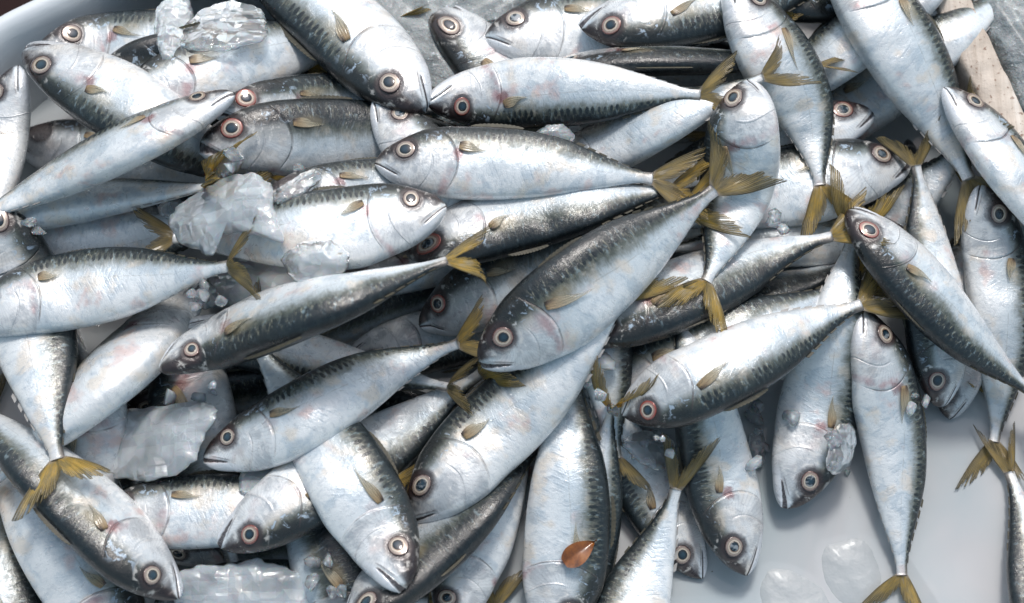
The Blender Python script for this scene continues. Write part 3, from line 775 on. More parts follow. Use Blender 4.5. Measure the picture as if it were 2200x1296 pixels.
# ---------------------------------------------------------------- ice
def pillow(name, pts, mat, label, thick=0.016, sink=0.25, group='loose pieces of ice on the fish', tilt=True, rough=0.10, z=None, flat=0.5, seed=None, cat='ice'):
    pts = np.array(pts, float)
    seed = seed if seed is not None else int(abs(pts.sum())) % 9999
    rng = np.random.RandomState(seed)
    c = pts.mean(0)
    # smooth closed outline through the points
    n = 72
    m = len(pts); tt = np.linspace(0, m, n, endpoint=False); k = tt.astype(int); fr = (tt - k)[:, None]
    p0, p1, p2, p3 = pts[(k - 1) % m], pts[k % m], pts[(k + 1) % m], pts[(k + 2) % m]
    out = 0.5 * (2 * p1 + (p2 - p0) * fr + (2 * p0 - 5 * p1 + 4 * p2 - p3) * fr ** 2 + (3 * p1 - p0 - 3 * p2 + p3) * fr ** 3)
    aa = np.linspace(0, 2 * np.pi, n, endpoint=False); sz = np.ptp(pts, axis=0).min()
    out = out + (out - c) / (np.linalg.norm(out - c, axis=1)[:, None] + 1e-6) * (sz * (.018 if z is None else .006) * (np.sin(aa * 7 + seed) + .7 * np.sin(aa * 13 + seed * 2) + .5 * np.sin(aa * 23 + seed)))[:, None]
    # height: plane fitted to the pile under the footprint
    G = np.vstack([c + (out - c) * r for r in (.15, .4, .65, .85)])
    zg = np.full(len(G), 0.08)
    for _ in range(3):
        W_ = at(G[:, 0], G[:, 1], zg); hi, hj = hidx(W_[:, 0], W_[:, 1]); zg = H[hi, hj]
    if z is None:
        A = np.c_[W_[:, :2] - W_[:, :2].mean(0), np.ones(len(W_))]
        co, *_ = np.linalg.lstsq(A, zg, rcond=None)
        g = np.hypot(co[0], co[1])
        if g > 0.55: co[:2] *= 0.55 / g
        cen = W_[:, :2].mean(0)
        res = zg - A @ co
        base = co[2] + np.percentile(res, 80)
        plane = lambda X: base + (X[..., 0] - cen[0]) * co[0] + (X[..., 1] - cen[1]) * co[1]
    else:
        plane = lambda X: np.full(X.shape[:-1], z)
    rr = np.array([0, .12, .25, .38, .5, .6, .7, .78, .85, .91, .955, .985, 1.0])
    ph = rng.rand(8) * 6
    V = []
    for sgn in (1, -1):
        for r in rr if sgn > 0 else rr[::-1][1:]:
            P2 = c + (out - c) * r
            X = at(P2[:, 0], P2[:, 1], np.full(n, 0.09)); zz = plane(X)
            X = at(P2[:, 0], P2[:, 1], zz); zz = plane(X)
            prof = (1 - r ** 2.6) ** (flat + .08)
            lump = (np.sin(X[:, 0] * 130 + ph[0]) * np.sin(X[:, 1] * 150 + ph[1]) + .6 * np.sin(X[:, 0] * 310 + ph[2] + X[:, 1] * 200) + .5 * np.sin(X[:, 1] * 420 + ph[3])) * rough * prof
            hgt = sgn * thick * .5 * prof * (1 + lump) + thick * (.5 - sink)
            d = X - CAMN; 
            V.append(at(P2[:, 0], P2[:, 1], zz + hgt) if sgn > 0 else np.c_[X[:, :2], zz + hgt])
    V = np.array(V); nr = len(V); V = V.reshape(-1, 3)
    F = grid_faces(nr, n, True)[:, ::-1]
    o0 = V.mean(0); o0[2] = V[:, 2].min()
    o = mesh_obj(name, V, F, mat, None, o0, True); o.location = o0
    tag(o, label, cat, group)
    splat(V[: len(rr) * n], 0.002)
    return o

# ================================================================= SETTING
def setting():
    def plane(name, x0, x1, y0, y1, z, mat):
        o = mesh_obj(name, [(x0, y0, 0), (x1, y0, 0), (x1, y1, 0), (x0, y1, 0)], [(0, 1, 2, 3)], mat, None, None, False)
        o.location.z = z; tag(o, kind='structure'); return o
    plane('ground', -6, 6, -6, 6, -0.30, M['ground'])
    # the tub: a shallow round-cornered plastic basin, wall rising at the upper left and right
    root = empty('plastic_tub', (0, 0, -0.045)); tag(root, 'shallow white plastic tub holding the fish and milky water', 'tub')
    # rim outline in photo positions at rim height
    zr = 0.095; ZS = 0.095 / .125
    rim_px = [(-130, 190), (-60, 110), (0, 58), (64, 24), (130, -6), (215, -48), (370, -110), (700, -170), (1200, -190), (1700, -150), (1930, -60), (2010, 40), (2100, 130), (2230, 330), (2400, 620),
              (2500, 1000), (2480, 1400), (2300, 1620), (1700, 1750), (1000, 1760), (300, 1720), (-100, 1560), (-260, 1250), (-290, 800), (-230, 400)]
    rp = np.array(rim_px, float); R = at(rp[:, 0], rp[:, 1], np.full(len(rp), zr))[:, :2]
    m = len(R); n = 240; tt = np.linspace(0, m, n, endpoint=False); k = tt.astype(int); fr = (tt - k)[:, None]
    p0, p1, p2, p3 = R[(k - 1) % m], R[k % m], R[(k + 1) % m], R[(k + 2) % m]
    O = 0.5 * (2 * p1 + (p2 - p0) * fr + (2 * p0 - 5 * p1 + 4 * p2 - p3) * fr ** 2 + (3 * p1 - p0 - 3 * p2 + p3) * fr ** 3)
    cen = O.mean(0)
    T = np.roll(O, -1, 0) - np.roll(O, 1, 0); Nn = np.c_[T[:, 1], -T[:, 0]]; Nn /= np.linalg.norm(Nn, axis=1)[:, None]
    if ((O - cen) * Nn).sum() < 0: Nn = -Nn
    # section: (outward offset, z)
    sec = [(-.16, -.040), (-.075, -.040), (-.058, -.034), (-.048, -.018), (-.036, .02), (-.020, .06), (-.009, .085), (-.004, .0925), (0, .095), (.004, .0955), (.007, .0945), (.0085, .091), (.0085, .085), (.004, .083), (-.010, .055), (-.030, .0), (-.046, -.035), (-.058, -.045), (-.16, -.045)]
    V = np.vstack([np.c_[O + Nn * a, np.full(n, b)] for a, b in sec])
    F = grid_faces(len(sec), n, True).tolist()
    nb = len(V); V = np.vstack([V, [[cen[0], cen[1], -.040], [cen[0], cen[1], -.045]]])
    F += [(k, (k + 1) % n, nb) for k in range(n)] + [((len(sec) - 1) * n + (k + 1) % n, (len(sec) - 1) * n + k, nb + 1) for k in range(n)]
    dense = [];
    for q in range(40):
        off = -.036 + q / 39 * .044; dense.append(np.c_[O + Nn * off, np.full(n, np.interp(off, [-.036, -.02, -.009, 0, .008], [.02, .06, .085, .095, .095]))])
    dense = np.vstack([d_ + (np.roll(d_, -1, 0) - d_) * fq for d_ in dense for fq in (0, .2, .4, .6, .8)])
    splat(dense)
    b = mesh_obj('basin', V, F, M['plastic'], root, (0, 0, -0.045), True)
    # water surface
    wv = np.c_[O + Nn * (-.031), np.full(n, WATER)]; wv = np.vstack([wv, [[cen[0], cen[1], WATER]]])
    wo_ = mesh_obj('water', wv, [(k, (k + 1) % n, n) for k in range(n)], M['water'], None, (0, 0, WATER), False); wo_.location.z = WATER
    tag(wo_, kind='structure')
setting()

def box_beam(name, a, b, wdt, hgt, mat, label, cat):
    """a board between two world points, standing on edge"""
    a = np.array(a, float); b = np.array(b, float); d = b - a; L = np.linalg.norm(d); d /= L
    s = np.array([-d[1], d[0], 0]); s /= np.linalg.norm(s)
    upv = np.cross(d, s); upv *= np.sign(upv[2])
    n = 40; V = []
    prof = [(-.5, -1), (-.5, -.06), (-.46, -.015), (-.40, 0), (.40, 0), (.46, -.015), (.5, -.06), (.5, -1)]
    r = np.random.RandomState(3)
    for i in range(n):
        c = a + d * L * i / (n - 1)
        for (q, h) in prof: V.append(c + s * wdt * (q + .012 * math.sin(i * .9 + q * 5)) + upv * (hgt * h + .0006 * math.sin(i * 1.7)))
    F = grid_faces(n, len(prof), True).tolist() + [tuple(range(8)), tuple(range(8 * n - 1, 8 * n - 9, -1))]
    o0 = V[0]
    o = mesh_obj(name, V, F, mat, None, o0, True); o.location = o0
    m = o.modifiers.new('b', 'EDGE_SPLIT'); m.split_angle = math.radians(50)
    Vb = np.array(V)[:, :].reshape(n, len(prof), 3)[:, 1:7].reshape(-1, 3)
    for q in np.linspace(0, 1, 14): splat(Vb + (np.roll(Vb, -1, 0) - Vb) * 0 + s * 0); splat(np.array([a + d * L * tq + s * wdt * (q - .5) for tq in np.linspace(0, 1, 400)]))
    return tag(o, label, cat)
P = lambda x, y, z: at(np.array(float(x)), np.array(float(y)), np.array(float(z)))
box_beam('wooden_board', P(2020, -60, .100), P(2250, 430, .100), 0.027, 0.12, M['wood'], 'pale worn wooden board standing on edge at the upper right', 'board')

# ================================================================= FISH, lowest first
exec_list = []
def F_(*a, **k): exec_list.append((a, k))
LB = lambda s: s
F_('topleft', (180, -75), (760, -95), 'U', 170, label='pale fish cut by the top edge beneath two rounded ice lumps at the upper left')
F_('topmid', (1100, -25), (1660, -90), 'U', 130, dark=.3, label='dark fish barely showing along the top edge above the round-eyed head')
F_('upright_tail', (1690, 345), (2185, -30), 'U', 165, label='fish pointing its narrow tail to the top right corner over the board')
F_('top_blue', (1885, 0), (1300, -50), 'D', 150, roll=12, dark=.1, label='blue-backed fish cut by the top edge between the two long upright fish', tone=.85)
F_('pale_mid', (2040, -60), (1555, 300), 'U', 150, roll=-12, label='pale fish belly lying between the two long upright fish at the upper right')
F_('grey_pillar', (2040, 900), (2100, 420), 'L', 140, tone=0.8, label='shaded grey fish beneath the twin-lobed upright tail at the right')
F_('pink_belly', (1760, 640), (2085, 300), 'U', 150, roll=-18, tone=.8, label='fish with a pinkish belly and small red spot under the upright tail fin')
F_('brown_tail', (1185, 560), (1775, 385), 'U', 150, label='fish ending in a brown splayed tail fin over the open-mouthed cheek', fin=(1, 10), fspread=.8)
F_('head_a', (1872, 240), (1330, 430), 'U', 150, roll=4, label='head with a pink-ringed eye peeping between the two long upright fish', red=.4, cloud=.6, pec=False)
F_('under_tail', (1950, 500), (1440, 535), 'U', 130, tone=0.8, label='fish with only its yellow tail tip showing left of the hanging tail stem')
F_('face_b', (1948, 348), (1380, 480), 'U', 175, roll=6, label='silver face looking right with brown tail fins laid across its cheek', cloud=.3)
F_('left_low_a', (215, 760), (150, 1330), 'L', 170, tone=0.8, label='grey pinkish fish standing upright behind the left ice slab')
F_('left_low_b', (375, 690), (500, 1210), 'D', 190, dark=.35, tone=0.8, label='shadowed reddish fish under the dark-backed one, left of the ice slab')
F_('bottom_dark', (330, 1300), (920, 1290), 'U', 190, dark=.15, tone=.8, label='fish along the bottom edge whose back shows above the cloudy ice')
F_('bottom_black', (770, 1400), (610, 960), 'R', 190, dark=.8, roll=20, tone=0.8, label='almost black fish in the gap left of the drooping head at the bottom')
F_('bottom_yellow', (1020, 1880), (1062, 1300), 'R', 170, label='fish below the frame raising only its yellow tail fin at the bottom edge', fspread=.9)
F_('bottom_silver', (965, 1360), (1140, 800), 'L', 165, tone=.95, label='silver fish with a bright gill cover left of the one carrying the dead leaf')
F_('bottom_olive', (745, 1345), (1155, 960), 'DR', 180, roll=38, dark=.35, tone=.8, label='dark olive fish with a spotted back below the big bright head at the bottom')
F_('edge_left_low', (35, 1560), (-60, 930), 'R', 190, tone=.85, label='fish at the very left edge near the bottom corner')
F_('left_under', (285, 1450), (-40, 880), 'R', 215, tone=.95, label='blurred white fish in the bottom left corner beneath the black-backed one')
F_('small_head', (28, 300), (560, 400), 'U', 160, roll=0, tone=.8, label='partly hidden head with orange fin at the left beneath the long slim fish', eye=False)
F_('upper_back', (85, 100), (660, 130), 'U', 165, roll=6, label='fish with a round eye and dark crown nearest the tub wall at the upper left', bend=8)
F_('olive_back', (195, 175), (760, 60), 'U', 150, roll=50, dark=.25, label='olive back strip showing above the two crossing fish at the upper left', pec=False)
F_('upper_tail', (240, 225), (836, 52), 'U', 160, roll=8, label='fish with the yellow forked tail standing against grey ice at the top', bend=6, fin=(1, -4))
F_('left_white', (52, 110), (590, 400), 'L', 165, roll=4, label='white-flanked pink-cheeked fish lying head to the tub wall at the upper left', bend=-6, eye=True)
F_('eye_under', (462, 235), (1030, 215), 'U', 130, roll=10, dark=.2, label='mottled fish with a red-rimmed eye behind the big slanting fish', red=.8)
F_('dark_long', (432, 305), (1060, 300), 'U', 165, roll=16, dark=.55, tone=.8, gape=17, label='dark grey fish with parted jaws left of the two facing heads', red=.7, bend=4)
F_('top_left_head', (928, 12), (1330, 470), 'L', 165, roll=14, dark=.1, label='fish with pointed snout rising to the top edge against the ice sheet', bend=-14)
F_('round_eye', (1042, 80), (1620, 70), 'U', 185, roll=-2, dark=.05, label='bright white-cheeked head with a clouded eye left of the sideways black fish', cloud=.8, bend=10)
F_('black_back', (1160, 148), (1760, 140), 'D', 118, roll=50, dark=.62, label='narrow black fish seen from its back near the top', bend=-14, tone=.8)
F_('top_center', (1250, 62), (1830, -55), 'D', 165, roll=8, dark=.05, label='upside-down fish at the top edge above the narrow black one', red=.35)
F_('left_row_low', (-115, 590), (500, 470), 'D', 172, roll=-26, dark=-0.05, label='fish with yellow fin base and pink gill beneath the arched one at the left', bend=0)
F_('left_row_up', (-135, 500), (462, 400), 'U', 138, roll=-32, dark=-0.05, label='slim white-bellied fish whose tail is tucked under the large ice piece', bend=14, fin=(1, -16))
F_('mottled_mid', (560, 430), (1120, 380), 'U', 130, tone=.85, label='mottled fish strip between the dark grey fish and the large ice piece', eye=False)
F_('tiny_dark', (715, 610), (1240, 500), 'U', 120, dark=.3, tone=.8, label='dark crown of a fish showing just right of the clear ice lumps', eye=False)
F_('purple_belly', (740, 775), (1300, 640), 'D', 150, roll=-12, dark=.0, tone=0.8, label='dull purplish belly under the red-eyed dark head in the middle')
F_('left_diag', (430, 602), (-5, 1030), 'UL', 200, roll=-44, eye=False, pec=False, label='broad white fish slanting down left with its jaw under the arched fish', bend=-14)
F_('facing_head', (803, 216), (1180, 670), 'R', 150, roll=0, sbend=0.01, label='upturned head with pale jaw wedged behind the central fish', pec=False)
F_('big_slant', (914, 240), (432, -205), 'DL', 195, roll=6, dark=.02, label='big fish sliding down from the top edge with its snout at the ice sheet', bend=-18, fin=(1, 0))
F_('upright_a', (1570, -30), (1762, 398), 'R', 168, roll=-22, dark=.02, twist=26, label='upright fish whose yellow tail splays beside the brown tail fins', bend=26, fin=(1, 12), sbend=-6)
F_('belly_mid', (1130, 400), (1640, 165), 'U', 140, roll=-14, label='pale fish body under the tail stem of the belly-up one', pec=False, eye=False)
F_('belly_up', (917, 222), (1505, 205), 'D', 150, roll=-16, label='belly-up fish with its shaded eye low, right of the slanting big fish', fin=(1, -16), bend=-18, red=.7)
F_('upright_b', (1788, -110), (2082, 385), 'R', 195, roll=-18, dark=.02, twist=22, label='largest upright fish at the upper right with dark finlets on its right side', bend=14, fin=(1, 6))
F_('pink_gill', (1770, 650), (1180, 790), 'U', 140, roll=-6, label='fish with a pink gill and shaded eye under the wet dark back at the right')
F_('olive_wet', (1290, 730), (1880, 560), 'D', 160, roll=46, dark=.45, tone=.8, label='wet brown-black back gleaming below the silver fish at the right centre', eye=False, pec=False)
F_('under_face', (1255, 880), (1830, 610), 'U', 160, roll=6, dark=.1, label='fish with olive back wedged above the orange-eyed one', eye=False)
F_('wet_head', (1692, 1092), (1835, 500), 'R', 180, roll=0, dark=.05, label='head pointing down into the milky water with orange fin above it', bend=10, red=.1)
F_('drop_right', (1603, 1236), (1450, 650), 'L', 172, roll=14, dark=.05, label='dark-backed fish diving into the water right of the yellow upright tail', bend=-8)
F_('drop_left', (1508, 1243), (1180, 735), 'DL', 150, roll=10, label='fish whose small head lies half hidden behind the tail-up fish at the bottom', bend=-10)
F_('stem_down', (1235, 430), (1325, 985), 'R', 150, label='white tail stem with bright yellow fin hanging beside torn clear ice')
F_('right_long', (1850, 664), (1938, 1236), 'R', 158, roll=-24, twist=26, label='straight pale fish lying tail down in the milky water', bend=22, fin=(1, -16))
F_('orange_eye', (1338, 893), (1850, 655), 'D', 178, roll=4, dark=.0, label='fish with an orange stained eye lying belly up right of centre', bend=-10, red=1, fin=(1, -6), fspread=1.05)
F_('below_center', (1232, 728), (1788, 508), 'D', 175, roll=20, dark=0.2, label='silver and dark fish behind the hanging tail stem right of centre', bend=-14, fin=(1, 0))
F_('tail_hang', (1604, 172), (1517, 605), 'L', 165, roll=-22, dark=.02, twist=30, label='fish with head up and tail fin dangling over the dark-backed bodies', bend=-26, fin=(1, 0))
F_('right_eye', (2108, 398), (2136, 950), 'R', 155, roll=0, label='tall fish at the right with yellow tail spread over the milky water', bend=24, fin=(1, 10), tone=.95)
F_('upper_right_edge', (2028, 188), (2390, 640), 'UR', 145, roll=-20, label='white and pink fish sliding past the wooden board at the right edge')
F_('tail_up_right', (2022, 874), (1968, 356), 'L', 150, roll=12, dark=.1, label='fish with fanned tail up and its dark head down beside the straight pale one', bend=-12, red=.2)
F_('black_white', (1822, 452), (2222, 850), 'DL', 158, roll=22, dark=0.2, label='black-backed fish stretching from the red eye down to the right edge', bend=6, red=.8)
F_('edge_right_low', (2350, 1600), (2168, 1015), 'L', 170, roll=6, dark=.1, fspread=0.5, label='fish at the right edge half sunk in milky water below the spread tail')
F_('leaf_fish', (1188, 1378), (1228, 775), 'R', 200, roll=4, dark=.02, label='fish carrying the dead brown leaf on its gill cover', bend=6)
F_('orange_fin', (1215, 1420), (1312, 872), 'R', 130, label='orange-brown tail fin folded over the face of the belly-up fish', fin=(1, 10), pec=False)
F_('big_head', (878, 1112), (1338, 640), 'UL', 192, roll=0, dark=-.03, label='big bright-headed fish slanting up right, lower centre', bend=-14)
F_('grey_between', (476, 1178), (1035, 802), 'DR', 172, roll=8, dark=.05, label='fish with red-blotched eye whose grey flank passes under its neighbours, lower left', red=.6, fin=(1, 14))
F_('red_eye_left', (378, 704), (965, 832), 'D', 130, roll=0, label='small shaded head above the dark-backed fish, left of centre', red=.9, fin=(1, -6))
F_('droop', (872, 1264), (545, 735), 'UR', 185, roll=2, dark=-.04, label='fish drooping its closed jaw to the lower right over the black gap', bend=14)
F_('dark_center', (902, 700), (1475, 452), 'U', 175, roll=14, dark=0.5, tone=.85, label='dark head with a red-rimmed eye at the centre under the spotted back', red=.9, bend=14)
F_('spotted', (872, 536), (1446, 408), 'D', 165, roll=16, dark=0.2, sbend=0.01, label='red-eyed fish with rows of dark spots and a yellow tail laid on its face', bend=-12, red=.9, fin=(1, 0))
F_('ice_fish', (958, 442), (372, 510), 'U', 175, roll=0, dark=-.05, label='fish lying under the large cloudy ice piece with head to the right', bend=-24, fin=(1, 0))
F_('hero', (806, 350), (1402, 384), 'U', 162, roll=8, dark=.02, label='clean silver fish above the centre with a large round eye and a full yellow tail', bend=8, fin=(1, 0))
F_('low_left_main', (438, 984), (985, 738), 'U', 158, roll=-2, dark=-.04, label='plump white fish with closed mouth resting over the left ice slab', bend=-6, fin=(1, 0), sbend=-10)
F_('dark_left', (342, 795), (960, 560), 'D', 165, roll=34, dark=0.2, label='dark-bellied-up fish left of centre whose tail fin lies across a red eye', bend=-14, red=.15, sbend=-4, fin=(1, 14))
F_('center', (1030, 776), (1535, 408), 'UL', 190, roll=30, dark=0.2, label='large grey fish slanting across the centre with black snout', bend=-12, fin=(1, 10), red=.15)
F_('under_arched', (200, 1115), (800, 1080), 'U', 168, roll=-2, label='headless-looking white body right of the black-backed fish at the lower left', eye=False)
F_('corner', (382, 1286), (-110, 850), 'DL', 182, roll=32, dark=0.15, label='black-backed fish pointing to the bottom left with a large clear eye', bend=-20, cloud=.2)
F_('edge_left_up', (38, 142), (-120, 700), 'L', 150, roll=-10, label='fish at the upper left edge with its snout pointing up')
F_('long_slim', (502, 200), (-80, 480), 'U', 128, roll=-24, label='long slim fish reaching head up right over the white-flanked one', bend=-6)
F_('left_tail', (-50, 425), (124, 988), 'R', 205, roll=2, label='fish with dark finlets and a yellow tail spread on the black back at the left', bend=16, fin=(1, 6), fspread=1.1)
F_('arched', (-68, 690), (492, 572), 'U', 170, roll=-2, dark=-.02, label='arched white fish cut by the left edge, its tail ending at the ice', bend=12)
F_('tail_top', (1215, 1600), (1452, 1050), 'L', 180, roll=2, dark=-.03, label='fish lying tail up at the bottom edge with a spotted back and narrow upright fin', bend=-24, fin=(1, 0), fspread=.55)
ORDER = ['topleft', 'topmid', 'upright_tail', 'top_blue', 'pale_mid', 'grey_pillar', 'pink_belly', 'brown_tail', 'head_a', 'under_tail', 'face_b', 'left_low_a', 'left_low_b',
 'bottom_dark', 'bottom_black', 'bottom_yellow', 'bottom_silver', 'bottom_olive', 'edge_left_low', 'left_under', 'small_head', 'upper_back', 'olive_back', 'upper_tail', 'left_white',
 'eye_under', 'dark_long', 'top_left_head', 'round_eye', 'black_back', 'top_center', 'left_row_low', 'mottled_mid', 'tiny_dark', 'purple_belly', 'left_diag',
 'facing_head', 'big_slant', 'upright_a', 'belly_mid', 'belly_up', 'upright_b', 'pink_gill', 'olive_wet', 'under_face', 'wet_head', 'drop_right', 'drop_left', 'stem_down', 'right_long',
 'under_arched', 'orange_eye', 'below_center', 'tail_hang', 'right_eye', 'upper_right_edge', 'tail_up_right', 'black_white', 'edge_right_low', 'orange_fin', 'leaf_fish', 'big_head', 'grey_between', 'red_eye_left', 'droop',
 'left_row_up', 'dark_center', 'spotted', 'ice_fish', 'hero', 'low_left_main', 'dark_left', 'center', 'corner', 'edge_left_up', 'long_slim', 'left_tail', 'arched', 'tail_top']
assert sorted(ORDER) == sorted(a[0] for a, k in exec_list), set(ORDER) ^ set(a[0] for a, k in exec_list)
REC = {a[0]: (a, k) for a, k in exec_list}

def ICE(*a, **k): return pillow(*a, **k)
# packed ice at the back, under the fish
ICE('ice_sheet', [(560, -120), (900, -160), (1230, -150), (1230, 0), (1100, 60), (1080, 220), (980, 300), (860, 260), (760, 140), (620, 60)], M['bed'], 'broad sheet of grey packed ice behind the fish at the top centre', thick=.05, sink=.2, z=.055, group='packed ice', flat=.25, rough=.03)
ICE('ice_block', [(2085, 20), (2100, -90), (2420, -110), (2560, 200), (2500, 460), (2330, 480), (2240, 330), (2160, 180)], M['bed'], 'block of wet grey ice beyond the wooden board', thick=.05, sink=.2, z=.060, group='packed ice', flat=.3, rough=.05)
AFTER = {}
def after(fid, *a, **k): AFTER.setdefault(fid, []).append((a, k))
after('upper_tail', 'ice_lump', [(335, 70), (345, 20), (380, -4), (410, 10), (418, 60), (400, 120), (350, 130)], M['ice'], 'grey rounded ice lump standing left at the top left', thick=.02)
after('upper_tail', 'ice_lump', [(385, 95), (430, 40), (490, 14), (560, 30), (572, 80), (500, 108), (430, 112)], M['clear'], 'clear ice lump leaning on the slanting fish at the top left', thick=.018)
after('left_low_b', 'ice_slab', [(205, 950), (250, 895), (330, 878), (455, 872), (462, 900), (430, 960), (400, 1010), (290, 1035), (220, 1010)], M['ice'], 'wide cloudy ice slab under the plump white fish at the lower left', thick=.018, sink=-.1)
after('under_arched', 'ice_lump', [(520, 1000), (560, 975), (600, 990), (590, 1040), (520, 1060)], M['ice'], 'thin ice sliver between the plump fish and the drooping one', thick=.010)
after('bottom_black', 'ice_slab', [(380, 1230), (470, 1215), (560, 1205), (640, 1235), (680, 1330), (600, 1400), (430, 1400), (370, 1300)], M['ice'], 'flat cloudy ice slab at the bottom edge below the white body', thick=.016)
after('ice_fish', 'ice_lump', [(363, 480), (380, 462), (415, 432), (455, 405), (505, 390), (548, 379), (575, 398), (588, 425), (597, 470), (608, 518), (575, 514), (520, 500), (474, 505), (466, 535), (455, 549), (420, 540), (385, 518)], M['ice'], 'large cloudy ice piece covering the tail stem left of centre', thick=.022, sink=.1)
after('ice_fish', 'ice_lump', [(605, 560), (640, 525), (700, 515), (745, 540), (748, 575), (700, 605), (640, 605)], M['clear'], 'clear wet ice lump on the belly of the fish under the large ice piece', thick=.016)
after('tiny_dark', 'ice_lump', [(455, 610), (480, 585), (540, 578), (620, 590), (690, 620), (640, 665), (540, 672), (470, 655)], M['ice'], 'smooth grey ice lump below the arched fish tail', thick=.020, sink=-.5)
after('left_diag', 'ice_lump', [(420, 625), (445, 605), (465, 625), (478, 650), (445, 665), (420, 655)], M['clear'], 'small glassy ice nub left of the smooth grey lump', thick=.012)
after('mottled_mid', 'ice_lump', [(450, 350), (475, 332), (510, 325), (525, 345), (500, 378), (465, 385)], M['clear'], 'small clear ice crystal below the parted jaws of the dark fish', thick=.016)
after('mottled_mid', 'ice_lump', [(585, 425), (620, 395), (680, 365), (690, 385), (650, 420), (600, 440)], M['clear'], 'thin clear ice shard above the large cloudy piece', thick=.010)
after('mottled_mid', 'ice_lump', [(340, 450), (365, 428), (395, 435), (390, 458), (355, 468)], M['clear'], 'tiny grey ice nub beside the raised yellow tail at the left', thick=.012)
after('belly_up', 'ice_lump', [(1150, 285), (1180, 268), (1215, 270), (1235, 300), (1190, 320), (1150, 310)], M['ice'], 'grey ice corner rising behind the clean silver fish', thick=.012)
after('brown_tail', 'ice_lump', [(1630, 470), (1660, 430), (1720, 425), (1760, 470), (1740, 495), (1660, 498)], M['ice'], 'wet ice lump in the gap right of the hanging fish', thick=.018, sink=-1.2)
after('drop_left', 'ice_lump', [(1335, 950), (1380, 925), (1435, 935), (1450, 980), (1420, 1010), (1370, 990)], M['clear'], 'torn clear ice beside the hanging yellow tail', thick=.012)
after('wet_head', 'ice_lump', [(1610, 935), (1635, 925), (1645, 960), (1640, 1000), (1625, 1000), (1608, 965)], M['clear'], 'chain of small clear ice bits left of the downward head', thick=.012)
after('right_long', 'ice_lump', [(1785, 930), (1808, 910), (1835, 920), (1838, 960), (1825, 1000), (1795, 1020), (1775, 1005), (1780, 960)], M['clear'], 'glassy ice lump between the downward head and the straight pale fish', thick=.018)
after('orange_eye', 'ice_lump', [(1245, 800), (1262, 760), (1300, 755), (1325, 790), (1300, 800), (1260, 835)], M['ice'], 'dull grey ice bit in the gap left of the orange-stained eye', thick=.014)
def WICE(pts, label, zz): return pillow('ice_lump', pts, M['wet'], label, rough=.05, flat=.55, thick=.012, z=zz, group='ice melting in the milky water', sink=.5)
WICE([(1625, 1230), (1660, 1205), (1740, 1230), (1800, 1290), (1800, 1380), (1640, 1400), (1620, 1300)], 'flat ice sinking in the milky water at the bottom edge', WATER - .0036)
WICE([(1750, 1180), (1800, 1150), (1860, 1145), (1895, 1200), (1905, 1270), (1850, 1330), (1770, 1280)], 'rounded melting ice left of the downturned tail', WATER - .0036)
WICE([(1805, 1090), (1810, 1060), (1840, 1045), (1870, 1060), (1870, 1120), (1840, 1150), (1815, 1140)], 'faint small melting ice right below the downward head', WATER - .0070)
WICE([(2060, 1010), (2090, 995), (2140, 1000), (2150, 1030), (2110, 1048), (2070, 1040)], 'faint melting ice under the spread yellow tail', WATER - .0070)

under = [(250, 420, 700, 560), (900, 320, 420, 90), (620, 200, 1150, 380), (1250, 260, 700, 420), (1000, 640, 1560, 480), (1400, 300, 1900, 120), (1750, 420, 1240, 560), (1950, 300, 2060, 800),
         (500, 760, 1050, 600), (300, 900, 800, 1120), (760, 900, 420, 1240), (1150, 980, 620, 800), (1380, 700, 1830, 830), (900, 1240, 480, 1160), (120, 700, 330, 1180), (40, 520, 560, 640), (1700, 180, 1180, 60), (1520, 760, 1120, 700), (180, 240, 640, 330), (1180, 880, 980, 1320), (40, 1000, 260, 1400), (60, 560, 260, 1060), (260, 880, 800, 800), (330, 1190, 860, 1150)]
where = ['beside the long slim one at the left', 'under the downward slanting big one at the top', 'behind the dark grey one with parted jaws', 'under the tail of the clean silver one', 'under the large grey one across the centre', 'under the head-up one right of centre', 'beside the brown splayed tail fin', 'under the spread tail at the right', 'left of the red blotched eye', 'under the white body at the lower left', 'under the drooping one at the bottom', 'below the plump white one', 'under the orange stained eye', 'beside the cloudy ice slab at the bottom edge', 'under the broad white one slanting down left', 'under the arched one at the left', 'beneath the narrow black one at the top', 'behind the small shaded head in the middle', 'below the two crossing ones at the upper left', 'left of the one carrying the leaf', 'at the far lower left under the black-backed one', 'in the gap right of the left tail stem', 'behind the wide ice slab', 'in the black gap below the white body']
for q, (x0, y0, x1, y1) in enumerate(under):  # dark-backed filler fish, added so the gaps in the heap read darker
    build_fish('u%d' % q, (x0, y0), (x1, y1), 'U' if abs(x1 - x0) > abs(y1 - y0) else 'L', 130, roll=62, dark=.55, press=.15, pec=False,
               label='dark filler fish added deepest in the heap ' + where[q], lift=-.004)
    FISH.pop('u%d' % q)
for fid in ORDER:
    a, k = REC[fid]
    build_fish(*a, **k)
    for (ia, ik) in AFTER.get(fid, []): ICE(*ia, **ik)

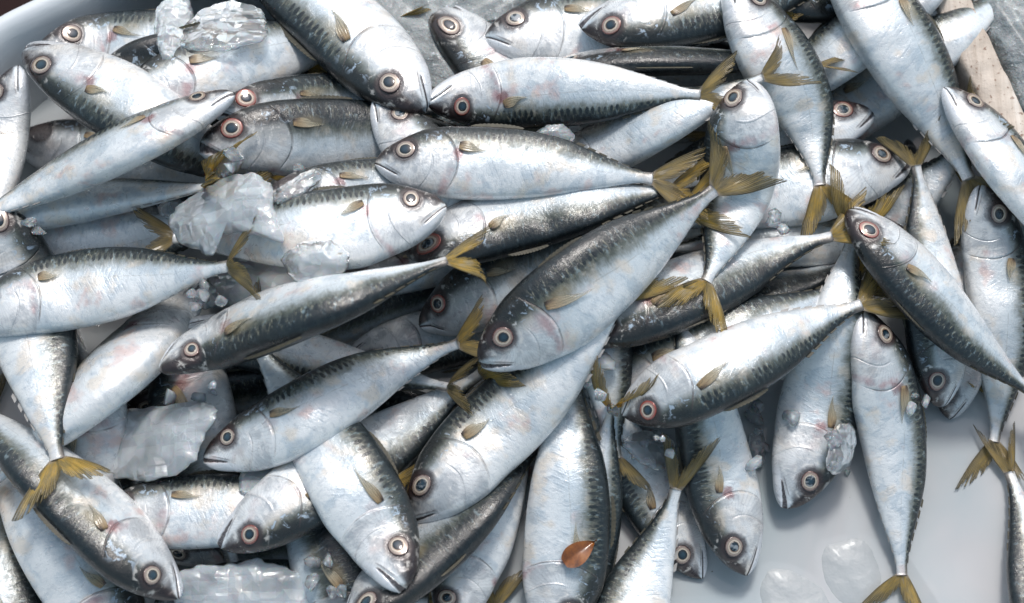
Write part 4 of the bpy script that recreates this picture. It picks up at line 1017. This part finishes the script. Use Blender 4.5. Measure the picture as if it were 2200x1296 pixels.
# crushed ice chips in the gaps
import bmesh
CH = random.Random(11)
def chips(cx, cy, rx, ry, n, where, size=(10, 26), white=.4):
    n = max(2, (n + 1) // 2)
    szs = sorted([CH.uniform(size[0] * 1.5, size[1] * 1.7) for _ in range(n)], reverse=True)
    names = {2: ['larger', 'smaller'], 3: ['largest', 'middle-sized', 'smallest'], 4: ['largest', 'second largest', 'second smallest', 'smallest'], 5: ['largest', 'second largest', 'middle-sized', 'second smallest', 'smallest']}[n]
    for i_ in range(n):
        a, q = CH.random() * 6.283, CH.random() ** .5
        px, py = cx + rx * q * math.cos(a), cy + ry * q * math.sin(a)
        sz = szs[i_] * mpp(px, py, .08)
        p0 = at(px, py, .08); hi, hj = hidx(np.array([p0[0]]), np.array([p0[1]])); z = float(H[hi, hj][0])
        p0 = at(px, py, z + sz * .3)
        bm = bmesh.new(); ax = (1, CH.uniform(.6, 1), CH.uniform(.35, .7))
        for _k in range(18):
            v = Vector((CH.gauss(0, 1), CH.gauss(0, 1), CH.gauss(0, 1))).normalized() * CH.uniform(.75, 1)
            bm.verts.new((v.x * sz * ax[0] * .6, v.y * sz * ax[1] * .6, v.z * sz * ax[2] * .6))
        bmesh.ops.convex_hull(bm, input=bm.verts)
        for v in [v for v in bm.verts if not v.link_faces]: bm.verts.remove(v)
        bmesh.ops.bevel(bm, geom=list(bm.edges), offset=sz * .05, segments=2, affect='EDGES', clamp_overlap=True)
        me = bpy.data.meshes.new('ice_chip'); bm.to_mesh(me); bm.free()
        for p in me.polygons: p.use_smooth = True
        me.materials.append(M['ice'] if CH.random() < white else M['clear'])
        o = bpy.data.objects.new('ice_chip', me); COL.objects.link(o); o.location = p0; o.rotation_euler = (CH.uniform(-.4, .4), CH.uniform(-.4, .4), CH.uniform(0, 6))
        tag(o, names[i_] + ' ice chip ' + where, 'ice', 'ice chips ' + where)
        H[hi, hj] += sz * .3
chips(445, 640, 36, 32, 9, 'below the tail end of the arched fish')
chips(640, 385, 55, 24, 7, 'above the large cloudy ice piece')
chips(488, 352, 30, 26, 5, 'below the parted jaws of the dark grey fish')
chips(1290, 870, 34, 30, 6, 'left of the orange stained eye')
chips(1392, 968, 48, 34, 9, 'between the hanging and the upright yellow tails')
chips(1632, 968, 20, 50, 9, 'left of the head pointing into the water')
chips(1660, 880, 60, 26, 9, 'above the head pointing into the water', (14, 34))
chips(1806, 975, 26, 48, 7, 'between the downward head and the straight pale fish', (12, 30))
chips(1690, 472, 50, 22, 6, 'in the gap right of the hanging fish')
chips(400, 848, 110, 26, 9, 'behind the wide ice slab at the lower left')
chips(705, 1240, 46, 50, 9, 'left of the drooping jaw at the bottom')
chips(1960, 865, 40, 22, 5, 'beside the dark head at the right')
chips(60, 490, 30, 14, 4, 'at the left edge between two slim fish')

# dead leaf on the fish
def leaf():
    f = FISH['leaf_fish']
    c0, c1 = (1212, 1210), (1282, 1160)
    n, m = 16, 12; V = []
    for k in (0, 1):
        for i in range(n):
            for j in range(m):
                uu, vv = i / (n - 1), j / (m - 1) * 2 - 1
                x = c0[0] + (c1[0] - c0[0]) * uu; y = c0[1] + (c1[1] - c0[1]) * uu
                wdt = 25 * math.sin(math.pi * min(1, (uu + .06)) ** .75) ** .8 if uu < .97 else 2
                wx, wy = .58 * wdt * vv, .81 * wdt * vv
                hi, hj = hidx(*[np.array([q]) for q in at(np.array(x), np.array(y), np.array(.12))[:2]])
                V.append((x + wx, y + wy, (1 - abs(vv)) * -.002 + .0025 * math.sin(uu * 3) - k * .0006))
    V = np.array(V)
    z0 = float(np.percentile(H[hidx(*[at(V[:, 0], V[:, 1], np.full(len(V), .13))[:, q] for q in (0, 1)])], 97)) + .005
    W_ = at(V[:, 0], V[:, 1], V[:, 2] + z0)
    F = grid_faces(n, m); F2 = F[:, ::-1] + n * m
    o0 = W_.mean(0)
    o = mesh_obj('dead_leaf', W_, np.vstack([F, F2]), M['leaf'], None, o0, True); o.location = o0
    tag(o, 'orange-brown dead leaf stuck on a fish at the bottom', 'leaf')
leaf()
open('/tmp/z.txt','w').write(str((H.max(), sorted((round(float(f.zc.max()), 3), round(float(f.zc.min()), 3), k) for k, f in FISH.items())))) if 0 else None
